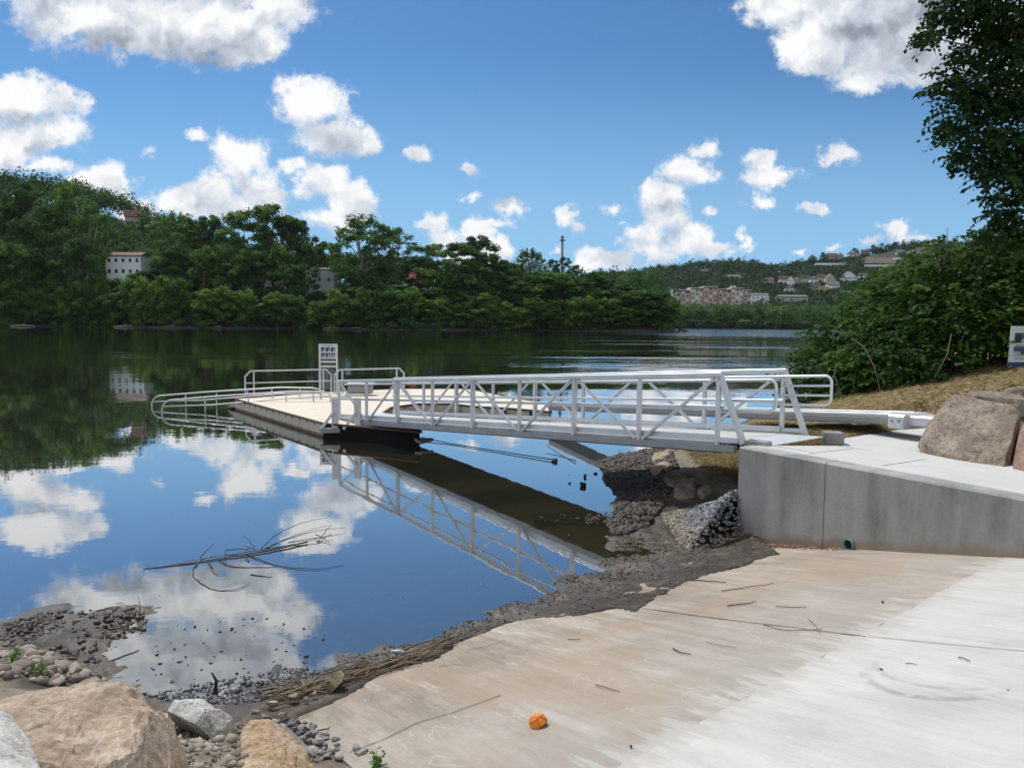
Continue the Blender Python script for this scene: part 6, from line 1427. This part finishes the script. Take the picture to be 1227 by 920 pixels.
for i, (px, py, z, r, lab) in enumerate([(328,842,.16,.075,'rounded tan stone under the driftwood heap, leftmost'), (350,834,.15,.08,'square brown stone under the driftwood heap'), (366,838,.14,.055,'flat tan stone beside the old log'), (378,832,.13,.05,'small tan stone at the foot of the old log'), (318,862,.2,.08,'tan stone against the back of the ochre rock'), (305,852,.2,.06,'small brown stone behind the white-topped rock'), (340,855,.18,.06,'grey stone in the mud beside the ramp corner'), (395,868,.16,.05,'small flat dark stone on the ramp corner')]):
    stone(lab, px, py, z, r, [M_TAN, M_BRN, M_GRY][i % 3], 40 + i)

# ------------------------------------------------------------------ driftwood and litter
M_STK = simple('stick_brown', (.12, .085, .06), .9, 0, .3, 10); M_STKP = simple('stick_pale', (.36, .30, .22), .9, 0, .25, 10); M_STKD = simple('stick_dark', (.045, .035, .03), .85, 0, .3, 10)
def stick(label, pts, r, mat, f, name='stick', cat='stick', group=None, twigs=()):
    P = chaikin([f(*p) for p in pts]); Q = []
    for a_, b_ in zip(P[:-1], P[1:]):
        for k in range(2): q = a_.lerp(b_, k / 2); Q.append(q + Vector((mnoise.noise(q * 9), mnoise.noise(q * 9 + Vector((5, 0, 0))), 0)) * r * 1.6)
    Q.append(P[-1]); n_ = len(Q); m = MB(); m.tube(Q, [r * .45 * (1.1 - .45 * i / (n_ - 1)) for i in range(n_)], 6); 
    o = m.build(name, mat, smooth=True); tag(o, label, cat, group); return o
fr = lambda px, py, dz=.012: (lambda p: Vector((p.x, p.y, p.z + dz)))(pr(px, py))
fw = lambda px, py, z=.02: P3(px, py, z)
for (pts, r, mt_, lab) in [([(864,709),(895,705),(927,700)], .010, M_STK, 'long straight brown stick on the ramp, farthest up'), ([(872,727),(890,725),(906,722)], .013, M_STK, 'short thick brown stick on the ramp below the long straight one'),
   ([(930,728),(948,729),(966,728)], .008, M_STK, 'thin level stick on the ramp right of the short thick one'), ([(915,750),(940,757),(965,757),(985,754)], .007, M_STK, 'thin bent stick curving on the ramp above the joint'), ([(968,742),(978,752),(982,760)], .004, M_STK, 'very thin twig crossing the bent stick on the ramp'),
   ([(805,778),(815,784),(828,785)], .010, M_STKD, 'short dark crooked stick in the middle of the ramp'), ([(714,822),(728,826),(743,830)], .008, M_STK, 'short brown stick on the ramp above the ball'), ([(826,696),(846,697),(870,699)], .013, M_STKD, 'dark stick on the mud line near the drain pipe'),
   ([(846,770),(862,775),(882,777)], .004, M_STK, 'faint thin twig on the ramp right of the dark crooked stick'), ([(680,767),(690,768),(696,767)], .007, M_STKD, 'tiny dark stick near the upper edge of the ramp'), ([(1150,790),(1157,791),(1163,794)], .008, M_STKD, 'tiny dark stick on the pale new pavement'), ([(1085,797),(1092,797),(1098,798)], .006, M_STKD, 'smallest dark twig on the pale new pavement'),
   ([(340,873),(360,862),(381,852)], .011, M_STKP, 'pale straight stick reaching from the mud onto the ramp corner'), ([(362,880),(378,877),(395,873)], .014, M_STKD, 'stubby dark stick lying on the ramp corner'),
   ([(560,780),(585,775),(606,768)], .004, M_STK, 'very thin twig on the far left of the ramp'), ([(526,800),(545,797),(565,800)], .004, M_STK, 'thin twig on the ramp just below the driftwood heap')]:
    stick(lab, pts, r, mt_, fr)
for (px, py, r, lab) in [(1056,803,.018,'small dark clod on the pale pavement'), (756,896,.022,'dark clod on the ramp at the bottom of the photo'), (1208,828,.014,'tiny clod near the right edge of the pale pavement'), (1057,722,.03,'dark leaf lying on the ramp beside the pavement seam'), (928,684,.02,'small stone on the ramp above the long stick'), (798,766,.012,'tiny dark clod in the middle of the ramp')]:
    p = pr(px, py); rs = random.Random(px); pts = [p + Vector((rs.uniform(-1, 1), rs.uniform(-1, 1), rs.uniform(0, .8))) * r for _ in range(12)]; hull_rock('clod', lab, pts, M_DRK, px, bev=r*.15, amp=r*.1, cat='clod', rough_sc=20)
# floating branch
br = empty('floating_branch', fw(280, 668)); tag(br, 'dead branch with thin curling twigs floating in the calm water', 'branch')
def bpart(pts, r, nm='twig', mt_=M_STKD):
    P = chaikin([P3(a, b, z * .4) for a, b, z in pts]); Q = []
    for a_, b_ in zip(P[:-1], P[1:]):
        for k in range(2): q = a_.lerp(b_, k / 2); Q.append(q + Vector((mnoise.noise(q * 9), mnoise.noise(q * 9 + Vector((5, 0, 0))), .3 * mnoise.noise(q * 9))) * .016)
    Q.append(P[-1]); n_ = len(Q); m = MB(); m.tube(Q, [r * (1.1 - .8 * i / (n_ - 1)) for i in range(n_)], 5); o = m.build(nm, mt_, br, smooth=True); o.matrix_parent_inverse = Matrix.Translation(-br.location)
bpart([(368,649,.05),(320,660,.04),(270,668,.03),(210,677,.02),(172,681,.01)], .012, 'stem', M_STK)
bpart([(352,652,.06),(300,661,.08),(250,668,.06),(205,676,.02)], .007, 'stem', M_STK)
for pts in [[(313,657,.05),(330,640,.15),(360,626,.18),(395,619,.15)], [(318,657,.05),(345,645,.12),(385,634,.14),(415,632,.10)], [(345,650,.05),(375,645,.10),(398,641,.08)], [(380,650,.02),(392,634,.12),(397,628,.16)], [(300,665,.03),(330,678,.02),(380,683,.03),(412,676,.02)],
            [(236,675,.03),(229,685,.01),(240,700,.01),(262,708,.01),(285,706,.02),(300,698,.03)], [(262,669,.04),(275,680,.01),(330,679,.01)], [(305,655,.05),(296,646,.12),(293,640,.18)], [(270,660,.05),(271,670,.10)], [(298,672,.02),(292,660,.12),(300,656,.15)], [(250,672,.04),(255,682,.02),(260,690,.01)], [(240,668,.05),(252,655,.15),(258,650,.2)], [(300,688,.01),(312,690,.01),(326,691,.01)], [(270,659,.08),(300,657,.10),(301,664,.05)], [(378,640,.10),(390,646,.06),(397,652,.02)]]:
    bpart(pts, .0065)
bc = P3(332, 674, .03); X = bc.x + rng.normal(size=60) * .03; Y = bc.y + rng.normal(size=60) * .03
n = 420; X, Y = px_region([(0,600),(300,560),(600,560),(690,600),(680,660),(560,720),(420,770),(330,790),(200,720),(0,720)], 240, 0.0)
r_ = np.random.default_rng(3); Nn = np.tile([0, 0, 1.0], (len(X), 1)); V = quads(np.stack([X, Y, np.full(len(X), .0035)], 1), Nn, r_.uniform(.008, .03, len(X)), r_, .8)
tag(npmesh('floating_specks', V, np.arange(len(V)).reshape(-1, 4), stone_mat('speck', [(0, (.04, .035, .025)), (.6, (.10, .09, .06)), (1, (.55, .55, .50))]), False, None, np.repeat(r_.random(len(X)), 4)), 'tiny specks of leaf and foam floating on the calm water', 'debris', None, 'stuff')
# twigs standing in the shallows
for i, (pts, lab) in enumerate([([(167,738),(168,728),(167,715)], 'thin twig standing upright in the shallow water off the mud spit'), ([(258,830),(262,815),(257,808)], 'twisted dark root rising from the water behind the white-topped rock')]):
    a_ = P3(*pts[0], .0); b_ = a_ + Vector((.01, 0, .10)); c_ = a_ + Vector((-.01 if i == 0 else -.03, .01, .2 if i == 0 else .16)); m = MB(); m.tube([a_ - Vector((0, 0, .05)), a_, b_, c_], [.006 + .012*i, .006 + .012*i, .004 + .009*i, .002 + .005*i], 6); tag(m.build('root' if i else 'twig', M_STKD, smooth=True), lab, 'root' if i else 'twig')
stick('curved dark stick in the shallows right of the mud spit', [(118,796), (150,786), (165,779)], .02, M_STKD, lambda a, b: P3(a, b, .0))
# driftwood heap along the water's edge
rs = random.Random(8); m = MB()
for k in range(170):
    t_ = rs.random(); cx_ = 330 + 205 * t_; cy_ = 838 - 62 * t_ + rs.gauss(0, 7) * (1 - .3 * t_); L_ = rs.uniform(18, 75) * (1 - .3*t_); an_ = rs.gauss(-.29, .16); z0 = .045 + abs(rs.gauss(0, .03))
    a_ = P3(cx_ - L_/2 * math.cos(an_), cy_ - L_/2 * math.sin(an_), z0); b_ = P3(cx_ + L_/2 * math.cos(an_), cy_ + L_/2 * math.sin(an_), z0 + rs.uniform(-.02, .03)); c_ = a_.lerp(b_, .5) + Vector((rs.uniform(-.03, .03), rs.uniform(-.02, .02), rs.uniform(0, .03))); r = rs.choice((.003, .004, .006, .009))
    gzv = max(float(on_ground([c_.x], [c_.y])[0]), ramp_z(c_.x, c_.y)); dz = max(0, gzv + .006 - min(a_.z, b_.z)) if gzv > .02 else 0
    for q in (a_, b_, c_): q.z += dz
    m.tube([a_, c_, b_], [r, r, r * .6], 5)
tag(m.build('driftwood_heap', stone_mat('reed', [(0, (.2, .15, .1)), (1, (.3, .25, .17))]), smooth=True), 'heap of thin tangled reeds and sticks washed up along the edge of the ramp', 'driftwood', None, 'stuff')
stick('thick greenish-tan branch on top of the driftwood heap, farthest right', [(425,808),(470,792),(531,778)], .018, simple('branch_olive', (.27, .23, .12), .9, 0, .25, 8), lambda a, b: P3(a, b, .11))
stick('long bare pale branch lying across the driftwood heap', [(338,832),(380,815),(450,798)], .013, M_STKP, lambda a, b: P3(a, b, .12))
stick('long thin brown branch on the left of the driftwood heap', [(332,838),(372,826),(420,806)], .010, M_STK, lambda a, b: P3(a, b, .10))
lg = [P3(384, 836, .10), P3(388, 818, .20), P3(400, 806, .26), P3(410, 800, .27), P3(416, 806, .24), P3(405, 818, .20), P3(396, 830, .12), P3(385, 836, .04), P3(415, 808, .12), P3(400, 812, .08)]
hull_rock('log', 'short hollow weathered log propped on the driftwood heap', lg, rock_mat('log_wood', [(.35, (.16, .13, .07)), (.5, (.28, .235, .14)), (.65, (.38, .33, .22))], 9), 51, bev=.02, amp=.012, cat='log', rough_sc=9)
# crumpled clear bottle
p = P3(476, 781, .10); m = MB(); m.tube([p + Vector((-.06, .01, 0)), p + Vector((-.04, .008, 0)), p + Vector((.02, 0, .008)), p + Vector((.05, -.005, .0)), p + Vector((.065, -.006, 0))], [.010, .017, .015, .017, .006], 10)
bt = m.build('plastic_bottle', simple('clear_plastic', (.38, .43, .48), .3, 0, .3, 30), smooth=True); tag(bt, 'crumpled clear plastic bottle in the debris near the end of the driftwood heap', 'bottle')
# ball
bc = pr(645, 869); R_ = .054; bl = empty('ball', bc); tag(bl, 'small half-deflated orange ball with black seams lying on the ramp', 'ball')
bm = bmesh.new(); bmesh.ops.create_uvsphere(bm, u_segments=40, v_segments=24, radius=R_)
up = Vector((-RA, -RB, 1)).normalized()
dent = Vector((.55, -.35, -.62)).normalized()
def ball_def(co):
    d = co.dot(dent)
    if d > R_ * .55: co = co - dent * (d - R_ * .55) * 1.15
    if co.z < -R_ * .35: co = Vector((co.x, co.y, -R_ * .35 + (co.z + R_ * .35) * .08))
    return co
for v in bm.verts: v.co = ball_def(v.co)
me = bpy.data.meshes.new('ball_skin'); bm.to_mesh(me); bm.free(); me.polygons.foreach_set('use_smooth', [True] * len(me.polygons))
t = NT('orange_rubber'); me.materials.append(t.done(t.pbr(t.ramp(t.noise(12, 3), [(.3, (.86, .22, .015)), (.7, (.95, .28, .02))]), .5, 0, t.bump(t.noise(400, 2), .3, .002))))
o = bpy.data.objects.new('ball_skin', me); COL.objects.link(o); o.parent = bl; o.location = (0, 0, R_ * .36)
M_SEAM = simple('seam_black', (.03, .02, .015), .6)
for k in range(4):
    m = MB(); ax = [Vector((1, .2, .4)), Vector((.15, 1, .5)), Vector((.75, .1, -.65)), Vector((-.5, .3, .8))][k].normalized(); a_ = ax.orthogonal().normalized(); b_ = ax.cross(a_); off = 0 if k < 2 else R_ * .45; rr = math.sqrt(R_**2 - off**2)
    pts = [ball_def((a_ * math.cos(g) + b_ * math.sin(g)) * rr + ax * off) * 1.004 for g in [2*math.pi*i/48 for i in range(49)]]; m.tube(pts, .0016, 5); s_ = m.build('seam', M_SEAM, o); 
# information board at right
ib = empty('information_board', pd(1210, 438, 15.6)); tag(ib, 'white information board with boating pictures at the top of the straw slope, right edge', 'sign')
yb = 15.6; tl_ = pd(1210.5, 390.5, yb); bl_ = pd(1207.5, 438, yb); wv = Vector((1.15, -.12, 0)); hv = tl_ - bl_; hv.x = .03; nrm = wv.cross(hv).normalized()
if nrm.y > 0: nrm = -nrm
def ibq(u0, v0, u1, v1, k, nm, mt_, par): 
    q = lambda u, v: bl_ + wv * u + hv * v + nrm * (.004 * k)
    m = MB(); m.add([q(u0, v0), q(u1, v0), q(u1, v1), q(u0, v1)], [(0, 1, 2, 3)]); o = m.build(nm, mt_, par)
    return o
m = MB(); m.add([bl_, bl_ + wv, bl_ + wv + hv, bl_ + hv] + [q - nrm * .02 for q in (bl_, bl_ + wv, bl_ + wv + hv, bl_ + hv)], [(0, 1, 2, 3), (7, 6, 5, 4), (0, 4, 5, 1), (1, 5, 6, 2), (2, 6, 7, 3), (3, 7, 4, 0)])
pn = m.build('panel', simple('board_white', (.66, .74, .76), .45, 0, .03), ib); pn.matrix_parent_inverse = Matrix.Translation(-ib.location)
ibq(0, 0, 1, .09, 1, 'base_band', simple('board_blue', (.02, .07, .22), .4), pn)
M_PB = simple('photo_blue', (.06, .12, .20), .5, 0, .5, 6); M_PD = simple('photo_dark', (.02, .02, .03), .5); M_PG = simple('photo_green', (.05, .10, .06), .5, 0, .4, 6); M_PW = simple('photo_water', (.42, .50, .54), .5, 0, .15, 6)
for i in range(3):
    u0 = .07 + .32 * i
    for j, v0 in enumerate((.56, .22)):
        pic = ibq(u0, v0, u0 + .27, v0 + .27, 1, 'picture', M_PB if j == 0 else M_PW, pn)
        if j == 0: ibq(u0 + .01, v0 + .0, u0 + .27, v0 + .11, 2, 'picture', M_PW, pn); ibq(u0 + .01, v0 + .02, u0 + .11, v0 + .23, 3, 'picture', M_PD, pn)
        else: ibq(u0, v0 + .14, u0 + .27, v0 + .27, 2, 'picture', M_PB, pn); ibq(u0 + .12, v0 + .06, u0 + .27, v0 + .16, 3, 'picture', M_PG, pn)
        ibq(u0 + .02, v0 - .055, u0 + .20, v0 - .035, 1, 'caption', simple('caption_blue', (.15, .22, .30), .5) if i + j == 0 else bpy.data.materials['caption_blue'], pn)
def text_on(s, u, v, size, mt_, par):
    cu = bpy.data.curves.new('title', 'FONT'); cu.body = s; cu.size = size; cu.shear = .25; to = bpy.data.objects.new('tmp', cu); COL.objects.link(to)
    dg = bpy.context.evaluated_depsgraph_get(); me = bpy.data.meshes.new_from_object(to.evaluated_get(dg)); bpy.data.objects.remove(to, do_unlink=True)
    o = bpy.data.objects.new('title', me); me.materials.append(mt_); COL.objects.link(o); X_ = wv.normalized(); Y_ = hv.normalized(); o.parent = par
    M_ = Matrix((X_, Y_, X_.cross(Y_))).transposed().to_4x4(); M_.translation = bl_ + wv * u + hv * v + nrm * .008; o.matrix_local = M_; return o
text_on('ALL N', .21, .885, .085, simple('title_blue', (.10, .22, .38), .5), pn)
for uu_ in (.06, .94):
    q = bl_ + wv * uu_ - nrm * .05; m = MB(); m.bar((q.x, q.y, q.z - .45), (q.x, q.y, q.z + hv.z * .95), .05, .05, (0, 1, 0)); o = m.build('post', M_RAIL, ib); o.matrix_parent_inverse = Matrix.Translation(-ib.location)
# ------------------------------------------------------------------ summer haze in the air
hm, ht = new_mat('haze_air'); ho = ht.nodes.new('ShaderNodeOutputMaterial'); pv = ht.nodes.new('ShaderNodeVolumePrincipled')
pv.inputs['Color'].default_value = (.80, .90, 1.0, 1); pv.inputs['Density'].default_value = .00003; pv.inputs['Anisotropy'].default_value = .2
ht.links.new(pv.outputs[0], ho.inputs['Volume'])
m = MB(); m.add([(x, y, z) for z in (-60, 175) for x, y in ((-5200, -150), (5200, -150), (5200, 9300), (-5200, 9300))], [(3, 2, 1, 0), (4, 5, 6, 7), (0, 1, 5, 4), (1, 2, 6, 5), (2, 3, 7, 6), (3, 0, 4, 7)])
tag(m.build('haze', hm), None, None, None, 'stuff')
